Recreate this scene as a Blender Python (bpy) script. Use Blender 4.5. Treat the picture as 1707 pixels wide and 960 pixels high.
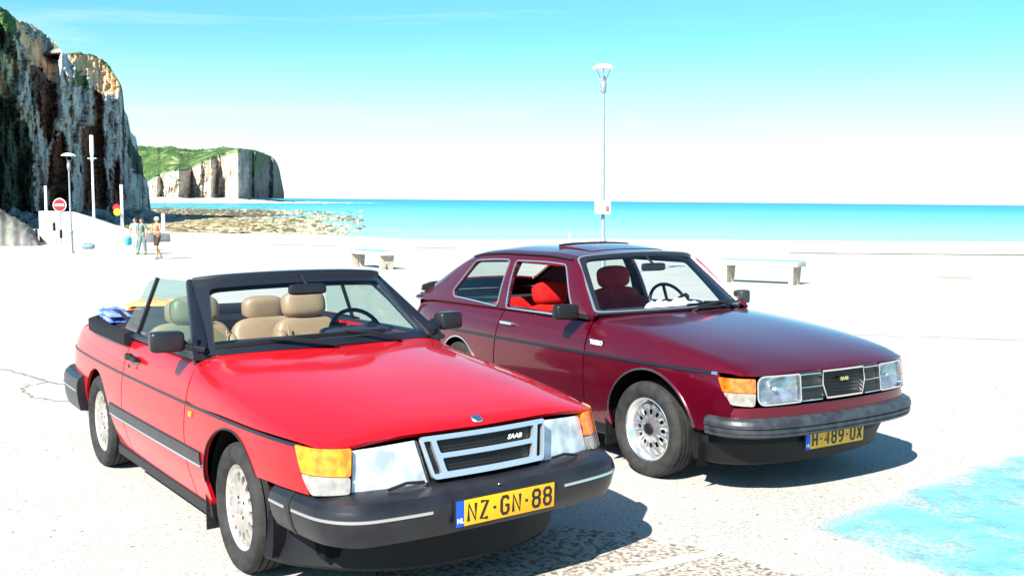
import bpy, bmesh, math, random
import numpy as np
from mathutils import Matrix, Vector, noise
from mathutils.geometry import delaunay_2d_cdt

scene = bpy.context.scene
for _o in list(bpy.data.objects):
    bpy.data.objects.remove(_o)
COL = scene.collection
R = math.radians

# ---------------------------------------------------------------- camera
CAM_H = 1.6911
CW = Matrix(((0.9999519974, -0.0097981065, 0.0), (0.0008596181, 0.0877288688, -0.9961440190),
             (0.0097603252, 0.9960962015, 0.0877330832)))
cam_data = bpy.data.cameras.new('camera')
cam_data.sensor_width = 36.0
cam_data.lens = 1657.0 / 1707.0 * 36.0
cam_data.clip_start = 0.05
cam_data.clip_end = 60000.0
cam = bpy.data.objects.new('camera', cam_data)
COL.objects.link(cam)
cam.matrix_world = Matrix.Translation((0, 0, CAM_H)) @ CW.to_4x4()
scene.camera = cam

# ---------------------------------------------------------------- light
SUN_TO = Vector((-0.575, -1.07, 1.07)).normalized()      # direction towards the sun
sun_el = math.asin(SUN_TO.z)
sun_az = math.atan2(SUN_TO.x, SUN_TO.y)
world = bpy.data.worlds.new('World')
scene.world = world
world.use_nodes = True
wn, wl = world.node_tree.nodes, world.node_tree.links
wn.clear()
w_out = wn.new('ShaderNodeOutputWorld')
w_bg = wn.new('ShaderNodeBackground')
w_sky = wn.new('ShaderNodeTexSky')
w_sky.sky_type = 'NISHITA'
w_sky.sun_disc = False
w_sky.sun_elevation = sun_el
w_sky.sun_rotation = sun_az
w_sky.air_density = 1.0
w_sky.dust_density = 0.6
w_sky.ozone_density = 2.2
# a clear, slightly cyan Channel sky: overall tint, pale haze along the whole horizon, thin cirrus
w_tint = wn.new('ShaderNodeMixRGB'); w_tint.blend_type = 'MULTIPLY'; w_tint.inputs['Fac'].default_value = 1.0
w_tint.inputs['Color2'].default_value = (0.50, 1.02, 1.12, 1)
wl.new(w_sky.outputs[0], w_tint.inputs['Color1'])
w_tc = wn.new('ShaderNodeTexCoord')
w_sep = wn.new('ShaderNodeSeparateXYZ'); wl.new(w_tc.outputs['Generated'], w_sep.inputs[0])
w_hr = wn.new('ShaderNodeMapRange'); w_hr.interpolation_type = 'SMOOTHSTEP'
w_hr.inputs['From Min'].default_value = -0.02; w_hr.inputs['From Max'].default_value = 0.17
w_hr.inputs['To Min'].default_value = 1.0; w_hr.inputs['To Max'].default_value = 0.0
wl.new(w_sep.outputs['Z'], w_hr.inputs['Value'])
w_haze = wn.new('ShaderNodeMixRGB'); w_haze.inputs['Color2'].default_value = (6.6, 6.9, 7.0, 1)
wl.new(w_hr.outputs[0], w_haze.inputs['Fac']); wl.new(w_tint.outputs[0], w_haze.inputs['Color1'])
w_map = wn.new('ShaderNodeMapping')
w_map.inputs['Scale'].default_value = (1.1, 1.1, 13.0)
w_map.inputs['Rotation'].default_value = (0.02, -0.05, 0.3)
w_noi = wn.new('ShaderNodeTexNoise')
w_noi.inputs['Scale'].default_value = 2.3
w_noi.inputs['Detail'].default_value = 7.0
w_noi.inputs['Roughness'].default_value = 0.6
w_noi.inputs['Distortion'].default_value = 0.5
w_rmp = wn.new('ShaderNodeValToRGB')
w_rmp.color_ramp.elements[0].position = 0.54
w_rmp.color_ramp.elements[0].color = (0, 0, 0, 1)
w_rmp.color_ramp.elements[1].position = 0.85
w_rmp.color_ramp.elements[1].color = (0.45, 0.45, 0.45, 1)
w_mix = wn.new('ShaderNodeMixRGB')
w_mix.inputs['Color2'].default_value = (6.5, 7.2, 7.4, 1)
wl.new(w_tc.outputs['Generated'], w_map.inputs['Vector'])
wl.new(w_map.outputs[0], w_noi.inputs['Vector'])
wl.new(w_noi.outputs['Fac'], w_rmp.inputs['Fac'])
wl.new(w_rmp.outputs['Color'], w_mix.inputs['Fac'])
wl.new(w_haze.outputs[0], w_mix.inputs['Color1'])
wl.new(w_mix.outputs[0], w_bg.inputs['Color'])
w_bg.inputs['Strength'].default_value = 0.07
wl.new(w_bg.outputs[0], w_out.inputs['Surface'])

sun_data = bpy.data.lights.new('sun', 'SUN')
sun_data.energy = 5.0
sun_data.angle = R(0.5)
sun_data.color = (1.0, 0.955, 0.88)
sun = bpy.data.objects.new('sun', sun_data)
COL.objects.link(sun)
sun.rotation_euler = SUN_TO.to_track_quat('Z', 'Y').to_euler()
sun.location = SUN_TO * 50

scene.view_settings.view_transform = 'Standard'
scene.view_settings.look = 'None'
scene.view_settings.exposure = 1.4
scene.view_settings.gamma = 1.0
scene.view_settings.use_curve_mapping = False

# ---------------------------------------------------------------- frames
# the parking lot is a plane that falls about a degree towards the sea
G3 = Matrix(((0.9999202473, -0.0009210504, -0.0125956610), (0.0011080067, 0.9998892078, 0.0148440022),
             (0.0125805934, -0.0148567744, 0.9998104845)))
G4 = Matrix.Translation((0, 0, CAM_H)) @ G3.to_4x4() @ Matrix.Translation((0, 0, -CAM_H))
def gp(x, y, z=0.0):
    return G4 @ Vector((x, y, z))
def gmat(x, y, a=0.0, z=0.0):
    return G4 @ Matrix.Translation((x, y, z)) @ Matrix.Rotation(a, 4, 'Z')

# ---------------------------------------------------------------- helpers
def tag(o, label=None, cat=None, group=None, kind=None):
    if label: o['label'] = label
    if cat: o['category'] = cat
    if group: o['group'] = group
    if kind: o['kind'] = kind
    return o
def empty(name, mw=None, label=None, cat=None, group=None):
    o = bpy.data.objects.new(name, None)
    o.empty_display_size = 0.2
    COL.objects.link(o)
    if mw is not None: o.matrix_world = mw
    return tag(o, label, cat, group)
def link(name, me, m=None, parent=None):
    o = bpy.data.objects.new(name, me)
    if m is not None and not me.materials:
        for k in (m if isinstance(m, (list, tuple)) else [m]): me.materials.append(k)
    COL.objects.link(o)
    if parent is not None: o.parent = parent
    return o
def mesh(name, V, F, m=None, parent=None, smooth=True, angle=None, normals=None, mi=None):
    me = bpy.data.meshes.new(name)
    me.from_pydata([tuple(map(float, v)) for v in V], [], [tuple(int(i) for i in f) for f in F])
    me.update()
    if smooth:
        me.polygons.foreach_set('use_smooth', [True] * len(me.polygons))
        if angle is not None: me.set_sharp_from_angle(angle=R(angle))
    if mi is not None: me.polygons.foreach_set('material_index', mi)
    if normals is not None: me.normals_split_custom_set_from_vertices([tuple(map(float, n)) for n in normals])
    return link(name, me, m, parent)
class MB:
    """collects simple shapes into one mesh"""
    def __init__(s): s.V = []; s.F = []; s.M = []
    def add(s, V, F, mi=0, mat=None):
        b = len(s.V)
        for v in V:
            v = Vector(v)
            s.V.append(tuple(mat @ v) if mat else tuple(v))
        for f in F: s.F.append([i + b for i in f]); s.M.append(mi)
        return s
    def box(s, c, d, bev=0.0, mat=None, mi=0, taper=(1, 1)):
        x, y, z = [q / 2 for q in d]
        if bev <= 0:
            V = [(sx * x * (taper[0] if sz > 0 else 1), sy * y * (taper[1] if sz > 0 else 1), sz * z) for sz in (-1, 1) for sy in (-1, 1) for sx in (-1, 1)]
            F = [(0, 2, 3, 1), (4, 5, 7, 6), (0, 1, 5, 4), (2, 6, 7, 3), (0, 4, 6, 2), (1, 3, 7, 5)]
        else:
            bm = bmesh.new(); bmesh.ops.create_cube(bm, size=1.0)
            for v in bm.verts:
                tz = v.co.z > 0
                v.co = Vector((v.co.x * d[0] * (taper[0] if tz else 1), v.co.y * d[1] * (taper[1] if tz else 1), v.co.z * d[2]))
            bmesh.ops.bevel(bm, geom=bm.edges[:] + bm.verts[:], offset=bev, segments=2, affect='EDGES', profile=0.6)
            bm.verts.index_update()
            V = [v.co.copy() for v in bm.verts]; F = [[v.index for v in f.verts] for f in bm.faces]; bm.free()
        V = [Vector(v) + Vector(c) for v in V]
        return s.add(V, F, mi, mat)
    def tube(s, path, r, n=10, mat=None, mi=0, caps=True, flat=None):
        """r: radius or list of radii; flat=(w,h,up): rectangle-ish section"""
        P = [Vector(p) for p in path]; k = len(P)
        rs = r if isinstance(r, (list, tuple)) else [r] * k
        V = []; F = []
        T = []
        for i in range(k):
            a = P[max(i - 1, 0)]; b = P[min(i + 1, k - 1)]
            T.append((b - a).normalized())
        up = Vector(flat[2]) if flat else (Vector((0, 0, 1)) if abs(T[0].z) < 0.9 else Vector((1, 0, 0)))
        for i in range(k):
            t = T[i]
            sd = t.cross(up)
            if sd.length < 1e-6: sd = t.cross(Vector((1, 0.1, 0)))
            sd.normalize(); u2 = sd.cross(t).normalized()
            if not flat: up = u2
            for j in range(n):
                a = 2 * math.pi * (j + 0.5) / n
                c, q = math.cos(a), math.sin(a)
                if flat:
                    e = 0.45
                    c = math.copysign(abs(c) ** e, c) * flat[0]; q = math.copysign(abs(q) ** e, q) * flat[1]
                V.append(P[i] + sd * c * rs[i] + u2 * q * rs[i])
        for i in range(k - 1):
            for j in range(n):
                a = i * n + j; b = i * n + (j + 1) % n
                F.append((a, b, b + n, a + n))
        if caps:
            F.append(list(range(n))[::-1]); F.append([(k - 1) * n + j for j in range(n)])
        return s.add(V, F, mi, mat)
    def lathe(s, prof, n=32, axis='Z', mat=None, mi=0, a0=0.0, a1=2 * math.pi):
        """prof: (radius, height)"""
        V = []; F = []; full = abs(a1 - a0 - 2 * math.pi) < 1e-6; m = n if full else n + 1
        for (r, h) in prof:
            for j in range(m):
                a = a0 + (a1 - a0) * j / n
                c, q = r * math.cos(a), r * math.sin(a)
                V.append((c, q, h) if axis == 'Z' else ((c, h, q) if axis == 'Y' else (h, c, q)))
        for i in range(len(prof) - 1):
            for j in range(n):
                a = i * m + j; b = i * m + (j + 1) % m
                F.append((a, b, b + m, a + m) if axis != 'Y' else (a, a + m, b + m, b))
        return s.add(V, F, mi, mat)
    def sq(s, c, d, e=4.0, n=20, m=12, mat=None, mi=0):
        """cushion: superquadric of full size d, exponent e"""
        V = []; F = []
        def sp(v, p): return math.copysign(abs(v) ** p, v)
        p = 2.0 / e
        for i in range(m + 1):
            ph = -math.pi / 2 + math.pi * i / m
            for j in range(n):
                th = 2 * math.pi * j / n
                V.append((c[0] + d[0] / 2 * sp(math.cos(ph), p) * sp(math.cos(th), p), c[1] + d[1] / 2 * sp(math.cos(ph), p) * sp(math.sin(th), p), c[2] + d[2] / 2 * sp(math.sin(ph), p)))
        for i in range(m):
            for j in range(n):
                a = i * n + j; b = i * n + (j + 1) % n
                F.append((a, b, b + n, a + n))
        return s.add(V, F, mi, mat)
    def build(s, name, m, parent=None, smooth=True, angle=35):
        me = bpy.data.meshes.new(name)
        me.from_pydata(s.V, [], s.F)
        bm = bmesh.new(); bm.from_mesh(me)
        bmesh.ops.remove_doubles(bm, verts=bm.verts, dist=1e-6)
        bmesh.ops.recalc_face_normals(bm, faces=bm.faces) if len(s.M) and max(s.M) == 0 else None
        bm.to_mesh(me); bm.free()
        if max(s.M, default=0) > 0 and len(me.polygons) == len(s.M): me.polygons.foreach_set('material_index', s.M)
        if smooth:
            me.polygons.foreach_set('use_smooth', [True] * len(me.polygons)); me.set_sharp_from_angle(angle=R(angle))
        return link(name, me, m, parent)

def tab(pairs):
    """smooth (monotone cubic) table x -> y, vectorised"""
    pr = sorted(pairs); xs = np.array([p[0] for p in pr], float); ys = np.array([p[1] for p in pr], float)
    h = np.diff(xs); d = np.diff(ys) / h; m = np.zeros_like(ys)
    m[0], m[-1] = d[0], d[-1]
    for i in range(1, len(xs) - 1):
        if d[i - 1] * d[i] > 0:
            w1 = 2 * h[i] + h[i - 1]; w2 = h[i] + 2 * h[i - 1]
            m[i] = (w1 + w2) / (w1 / d[i - 1] + w2 / d[i])
    def f(x):
        x = np.asarray(x, float); xc = np.clip(x, xs[0], xs[-1])
        i = np.clip(np.searchsorted(xs, xc) - 1, 0, len(h) - 1)
        t = (xc - xs[i]) / h[i]
        return (2 * t**3 - 3 * t**2 + 1) * ys[i] + (t**3 - 2 * t**2 + t) * h[i] * m[i] + (-2 * t**3 + 3 * t**2) * ys[i + 1] + (t**3 - t**2) * h[i] * m[i + 1]
    return f

def resamp(loop, step, sc=(1, 1), closed=True):
    L = np.array(loop, float); out = []
    for i in range(len(L) if closed else len(L) - 1):
        a, b = L[i], L[(i + 1) % len(L)]
        n = max(1, int(math.ceil(np.hypot((b[0] - a[0]) * sc[0], (b[1] - a[1]) * sc[1]) / step)))
        for k in range(n): out.append(a + (b - a) * k / n)
    return np.array(out)
def inside(P, loops):
    r = np.zeros(len(P), bool)
    for L in loops:
        x, y = P[:, 0], P[:, 1]
        for i in range(len(L)):
            a, b = L[i], L[(i + 1) % len(L)]
            if a[1] == b[1]: continue
            c = ((a[1] > y) != (b[1] > y)) & (x < (b[0] - a[0]) * (y - a[1]) / (b[1] - a[1]) + a[0])
            r ^= c
    return r
def nrm(f, U, e=1e-3):
    du = np.array([e, 0]); dv = np.array([0, e])
    n = np.cross(f(U + du) - f(U - du), f(U + dv) - f(U - dv))
    return n / np.maximum(np.linalg.norm(n, axis=1, keepdims=True), 1e-12)
def panel(name, loops, f, m, parent, step=0.05, flange=0.015, sc=(1, 1), out=None, off=0.0, edge=None, pre=None, back=False):
    """a sheet cut from surface f(u,v): loops = outline then holes; its edge is turned in by flange"""
    LS = [resamp(L, edge or step, sc) for L in loops]
    if pre: LS = [pre(L) for L in LS]
    lo = np.min(LS[0], 0); hi = np.max(LS[0], 0)
    gx = np.arange(lo[0] + step / sc[0] * 0.5, hi[0], step / sc[0]); gy = np.arange(lo[1] + step / sc[1] * 0.5, hi[1], step / sc[1])
    S = np.array(sc)
    if len(gx) and len(gy):
        Gd = np.stack(np.meshgrid(gx, gy), -1).reshape(-1, 2); Gd = Gd[inside(Gd, LS)]
        if len(Gd):
            B = np.concatenate(LS) * S
            dm = np.array([np.min(np.hypot(B[:, 0] - p[0], B[:, 1] - p[1])) for p in Gd * S])
            Gd = Gd[dm > 0.35 * step]
    else: Gd = np.zeros((0, 2))
    pts = []; edges = []
    for L in LS:
        b = len(pts); pts += [tuple(p * S) for p in L]; edges += [(b + i, b + (i + 1) % len(L)) for i in range(len(L))]
    nb = len(pts); pts += [tuple(p * S) for p in Gd]
    r = delaunay_2d_cdt([Vector(p) for p in pts], edges, [], 0, 1e-7)
    P2 = np.array([tuple(v) for v in r[0]]) / S; T = np.array([list(t) for t in r[2]])
    cen = P2[T].mean(1); T = T[inside(cen, LS)]
    P3 = f(P2); N = nrm(f, P2)
    if out is not None:
        o = out(P3); sg = np.sign((N * o).sum(1)); sg[sg == 0] = 1; N = N * sg[:, None]
    P3 = P3 + N * off
    fn = np.cross(P3[T[:, 1]] - P3[T[:, 0]], P3[T[:, 2]] - P3[T[:, 0]])
    fl = (fn * N[T].mean(1)).sum(1) < 0
    T[fl] = T[fl][:, ::-1]
    V = list(P3); NN = list(N); F = [list(t) for t in T]
    if flange > 0:
        cnt = {}
        for t in F:
            for i in range(3):
                a, b = t[i], t[(i + 1) % 3]; cnt[(a, b)] = 1
        be = [(a, b) for (a, b) in cnt if (b, a) not in cnt]
        if back:
            b0 = len(V)
            V += list(P3 - N * flange); NN += list(-N)
            F += [[i + b0 for i in t[::-1]] for t in F[:]]
        acc = {}
        for a, b in be:
            d = P3[b] - P3[a]; s_ = np.cross(d, N[a] + N[b]); l = np.linalg.norm(s_)
            if l > 1e-12:
                for q in (a, b): acc[q] = acc.get(q, 0) + s_ / l
        idx = {}
        for q, s_ in acc.items():
            n_ = s_ / max(np.linalg.norm(s_), 1e-9)
            idx[q] = len(V); V += [P3[q], P3[q] - N[q] * flange]; NN += [n_, n_]
        for a, b in be:
            if a in idx and b in idx: F.append([idx[a], idx[a] + 1, idx[b] + 1, idx[b]])
    return mesh(name, V, F, m, parent, normals=NN)
def rrect(x0, x1, z0, z1, r=0.02, n=5):
    L = []
    for cx, cz, a in ((x1 - r, z1 - r, 0), (x0 + r, z1 - r, 90), (x0 + r, z0 + r, 180), (x1 - r, z0 + r, 270)):
        for k in range(n + 1):
            t = R(a + 90 * k / n); L.append((cx + r * math.cos(t), cz + r * math.sin(t)))
    return L
def rpoly(pts, r=0.02, n=4):
    """polygon with rounded corners"""
    L = []; k = len(pts); P = [Vector((a[0], a[1])) for a in pts]
    rr = r if isinstance(r, (list, tuple)) else [r] * k
    for i in range(k):
        a, b, c = P[i - 1], P[i], P[(i + 1) % k]
        d1 = (a - b); d2 = (c - b); q = min(rr[i], d1.length * 0.45, d2.length * 0.45)
        p1 = b + d1.normalized() * q; p2 = b + d2.normalized() * q
        if q < 1e-4: L.append(tuple(b)); continue
        for j in range(n + 1):
            t = j / n; L.append(tuple(p1 * (1 - t)**2 + b * 2 * t * (1 - t) + p2 * t * t))
    return L
def sweep_h(name, path, prof, m, parent, angle=40, scale=None, closed_prof=True):
    """path: (x,y[,dz]) in plan; prof: (outwards, z). outward = left of travel"""
    P = np.array(path, float); k = len(P); V = []; F = []; n = len(prof)
    for i in range(k):
        t = P[min(i + 1, k - 1)][:2] - P[max(i - 1, 0)][:2]; t /= np.hypot(*t); o = np.array([-t[1], t[0]])
        dz = P[i][2] if P.shape[1] > 2 else 0
        s_ = scale[i] if scale is not None else 1.0
        for (q, z) in prof: V.append((P[i][0] + o[0] * q * s_, P[i][1] + o[1] * q * s_, z + dz))
    for i in range(k - 1):
        for j in range(n if closed_prof else n - 1):
            a = i * n + j; b = i * n + (j + 1) % n
            F.append((a, b, b + n, a + n))
    if closed_prof: F.append(list(range(n))); F.append([(k - 1) * n + j for j in range(n)][::-1])
    mb = MB(); mb.add(V, F)
    return mb.build(name, m, parent, angle=angle)
def smooth_path(pts, n=8):
    """Catmull-Rom through pts"""
    P = [np.array(p, float) for p in pts]; out = []
    for i in range(len(P) - 1):
        p0 = P[max(i - 1, 0)]; p1 = P[i]; p2 = P[i + 1]; p3 = P[min(i + 2, len(P) - 1)]
        for k in range(n):
            t = k / n
            out.append(0.5 * ((2 * p1) + (-p0 + p2) * t + (2 * p0 - 5 * p1 + 4 * p2 - p3) * t * t + (-p0 + 3 * p1 - 3 * p2 + p3) * t**3))
    out.append(P[-1]); return out

# ---------------------------------------------------------------- materials
def mat(name, col, rough=0.5, metal=0.0, coat=0.0, spec=0.5, ior=1.5, noise_amt=0.0, noise_scale=20.0, bump=0.0, bump_scale=200.0, col2=None, coat_rough=0.03, detail=5.0, stretch=None, emit=None, lo=0.35, hi=0.65):
    m = bpy.data.materials.new(name); m.use_nodes = True
    N, L = m.node_tree.nodes, m.node_tree.links
    b = N['Principled BSDF']
    b.inputs['Base Color'].default_value = (*col, 1); b.inputs['Roughness'].default_value = rough
    b.inputs['Metallic'].default_value = metal; b.inputs['Coat Weight'].default_value = coat
    b.inputs['Coat Roughness'].default_value = coat_rough
    b.inputs['Specular IOR Level'].default_value = spec; b.inputs['IOR'].default_value = ior
    tc = N.new('ShaderNodeTexCoord'); src = tc.outputs['Object']
    if stretch:
        mp = N.new('ShaderNodeMapping'); mp.inputs['Scale'].default_value = stretch; L.new(src, mp.inputs['Vector']); src = mp.outputs[0]
    if col2 is not None or noise_amt:
        nz = N.new('ShaderNodeTexNoise'); nz.inputs['Scale'].default_value = noise_scale; nz.inputs['Detail'].default_value = detail
        L.new(src, nz.inputs['Vector'])
        rp = N.new('ShaderNodeValToRGB'); rp.color_ramp.elements[0].position = lo; rp.color_ramp.elements[1].position = hi
        c2 = col2 if col2 is not None else tuple(min(1, c * (1 + noise_amt)) for c in col)
        c1 = col if col2 is not None else tuple(c * (1 - noise_amt) for c in col)
        rp.color_ramp.elements[0].color = (*c1, 1); rp.color_ramp.elements[1].color = (*c2, 1)
        L.new(nz.outputs['Fac'], rp.inputs['Fac']); L.new(rp.outputs['Color'], b.inputs['Base Color'])
    if bump:
        n2 = N.new('ShaderNodeTexNoise'); n2.inputs['Scale'].default_value = bump_scale; n2.inputs['Detail'].default_value = 3
        L.new(src, n2.inputs['Vector'])
        bp = N.new('ShaderNodeBump'); bp.inputs['Strength'].default_value = bump; bp.inputs['Distance'].default_value = 0.002
        L.new(n2.outputs['Fac'], bp.inputs['Height']); L.new(bp.outputs[0], b.inputs['Normal'])
    return m
def glass_mat(name, tint=(0.8, 0.9, 0.85), rough=0.0, fres=1.45, flute=None):
    m = bpy.data.materials.new(name); m.use_nodes = True
    N, L = m.node_tree.nodes, m.node_tree.links; N.clear()
    o = N.new('ShaderNodeOutputMaterial'); mx = N.new('ShaderNodeMixShader'); t = N.new('ShaderNodeBsdfTransparent'); g = N.new('ShaderNodeBsdfGlossy'); fr = N.new('ShaderNodeFresnel')
    t.inputs['Color'].default_value = (*tint, 1); g.inputs['Roughness'].default_value = rough; fr.inputs['IOR'].default_value = fres
    # both faces of a thin pane reflect alike
    gm = N.new('ShaderNodeNewGeometry'); 
    L.new(fr.outputs[0], mx.inputs['Fac']); L.new(t.outputs[0], mx.inputs[1]); L.new(g.outputs[0], mx.inputs[2]); L.new(mx.outputs[0], o.inputs['Surface'])
    mt = N.new('ShaderNodeMath'); mt.operation = 'MULTIPLY_ADD'; mt.inputs[1].default_value = fres - 1 / fres; mt.inputs[2].default_value = 1 / fres
    inv = N.new('ShaderNodeMath'); inv.operation = 'MULTIPLY_ADD'; inv.inputs[1].default_value = 1 / fres - fres; inv.inputs[2].default_value = fres
    L.new(gm.outputs['Backfacing'], inv.inputs[0])
    N.remove(mt)
    fr.inputs['IOR'].default_value = fres
    # on a back face Blender inverts the IOR; feeding the inverse cancels that
    L.new(inv.outputs[0], fr.inputs['IOR'])
    if flute:
        tc = N.new('ShaderNodeTexCoord'); w = N.new('ShaderNodeTexWave'); w.bands_direction = 'Y'; w.inputs['Scale'].default_value = flute
        bp = N.new('ShaderNodeBump'); bp.inputs['Strength'].default_value = 0.35; bp.inputs['Distance'].default_value = 0.004
        L.new(tc.outputs['Object'], w.inputs['Vector']); L.new(w.outputs['Fac'], bp.inputs['Height'])
        L.new(bp.outputs[0], g.inputs['Normal']); L.new(bp.outputs[0], fr.inputs['Normal'])
    return m
def paint(name, col, dirt=0.06, **k):
    m = mat(name, col, rough=0.5, coat=1.0, spec=0.15, noise_amt=dirt, noise_scale=3.0, **k)
    N, L = m.node_tree.nodes, m.node_tree.links; b = N['Principled BSDF']; b.inputs['Coat IOR'].default_value = 1.42
    # fine dust changes the gloss a little
    tc = N.new('ShaderNodeTexCoord'); nz = N.new('ShaderNodeTexNoise'); nz.inputs['Scale'].default_value = 9; nz.inputs['Detail'].default_value = 8
    mr = N.new('ShaderNodeMapRange'); mr.inputs['To Min'].default_value = 0.02; mr.inputs['To Max'].default_value = 0.13
    L.new(tc.outputs['Object'], nz.inputs['Vector']); L.new(nz.outputs['Fac'], mr.inputs['Value']); L.new(mr.outputs[0], b.inputs['Coat Roughness'])
    n2 = N.new('ShaderNodeTexNoise'); n2.inputs['Scale'].default_value = 2.2; n2.inputs['Detail'].default_value = 2
    bp = N.new('ShaderNodeBump'); bp.inputs['Strength'].default_value = 0.05; bp.inputs['Distance'].default_value = 0.02
    L.new(tc.outputs['Object'], n2.inputs['Vector']); L.new(n2.outputs['Fac'], bp.inputs['Height']); L.new(bp.outputs[0], b.inputs['Coat Normal'])
    return m
M = {}
M['red'] = paint('red_paint', (0.44, 0.0025, 0.007))
M['maroon'] = paint('maroon_paint', (0.125, 0.0015, 0.014))
M['maroon'].node_tree.nodes['Principled BSDF'].inputs['Metallic'].default_value = 0.6
M['maroon'].node_tree.nodes['Principled BSDF'].inputs['Roughness'].default_value = 0.36
M['rubber'] = mat('tyre_rubber', (0.022, 0.0215, 0.021), 0.8, spec=0.3, noise_amt=0.35, noise_scale=14, bump=0.3, bump_scale=120)
M['black'] = mat('black_plastic', (0.008, 0.0085, 0.010), 0.45, spec=0.3, bump=0.15, bump_scale=400)
M['bumper'] = mat('bumper_plastic', (0.012, 0.0125, 0.016), 0.30, spec=0.4, noise_amt=0.25, noise_scale=8, bump=0.25, bump_scale=350)
M['bumper_grey'] = mat('worn_bumper_rubber', (0.028, 0.031, 0.038), 0.42, spec=0.4, noise_amt=0.35, noise_scale=16, bump=0.5, bump_scale=60)
M['seal'] = mat('window_seal', (0.009, 0.011, 0.018), 0.34, spec=0.4)
M['lamp_bowl'] = mat('lamp_bowl', (0.50, 0.52, 0.55), 0.22, 0.8, noise_amt=0.35, noise_scale=14, bump=0.8, bump_scale=22)
M['soot'] = mat('dull_black_apron', (0.006, 0.006, 0.008), 0.5, spec=0.22, bump=0.15, bump_scale=300)
M['dark'] = mat('underbody_black', (0.006, 0.006, 0.007), 0.9, spec=0.1)
M['chrome'] = mat('chrome', (0.78, 0.79, 0.80), 0.09, 1.0)
M['alu'] = mat('dull_aluminium', (0.72, 0.72, 0.70), 0.30, 1.0)
M['grille'] = mat('satin_grille', (0.62, 0.64, 0.68), 0.22, 0.75)
M['alloy'] = mat('alloy_wheel', (0.50, 0.46, 0.42), 0.38, 0.6, noise_amt=0.25, noise_scale=9)
M['steel'] = mat('bright_wheel', (0.75, 0.76, 0.76), 0.22, 0.9, noise_amt=0.12, noise_scale=12)
M['glass'] = glass_mat('window_glass', (0.84, 0.93, 0.89))
M['chrome_trim'] = mat('polished_trim', (0.62, 0.62, 0.63), 0.2, 0.85)
M['screen'] = glass_mat('windscreen_glass', (0.86, 0.93, 0.94), fres=1.5)
M['glass_green'] = glass_mat('green_tinted_glass', (0.62, 0.80, 0.72), fres=1.5)
M['lens'] = glass_mat('headlight_lens', (0.93, 0.95, 0.96), 0.06, 1.5, flute=30)
M['reflector'] = mat('headlight_reflector', (0.62, 0.64, 0.66), 0.35, 0.35, noise_amt=0.30, noise_scale=11, bump=0.5, bump_scale=30)
M['amber'] = mat('amber_lens', (0.92, 0.115, 0.0), 0.12, coat=0.6, col2=(0.95, 0.26, 0.001), noise_scale=24)
M['orange'] = mat('orange_lens', (0.85, 0.11, 0.01), 0.12, coat=1.0, noise_amt=0.45, noise_scale=26)
M['clear'] = mat('clear_lens', (0.24, 0.22, 0.19), 0.12, coat=1.0, noise_amt=0.25, noise_scale=25)
M['leather'] = mat('tan_leather', (0.27, 0.185, 0.108), 0.42, noise_amt=0.10, noise_scale=6, bump=0.3, bump_scale=90)
M['redcloth'] = mat('red_velour', (0.42, 0.006, 0.006), 0.85, spec=0.2, noise_amt=0.15, noise_scale=30)
M['darkcloth'] = mat('dark_trim', (0.012, 0.016, 0.03), 0.8)
M['fabric_top'] = mat('folded_black_canvas', (0.008, 0.009, 0.013), 0.85, spec=0.25, bump=0.6, bump_scale=60)
M['plate'] = mat('plate_yellow', (0.80, 0.36, 0.003), 0.35)
M['plate_blue'] = mat('plate_blue', (0.005, 0.07, 0.60), 0.35)
M['ink'] = mat('plate_black', (0.008, 0.008, 0.008), 0.5)
M['white'] = mat('white_enamel', (0.80, 0.80, 0.78), 0.45, noise_amt=0.04, noise_scale=5)
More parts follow.
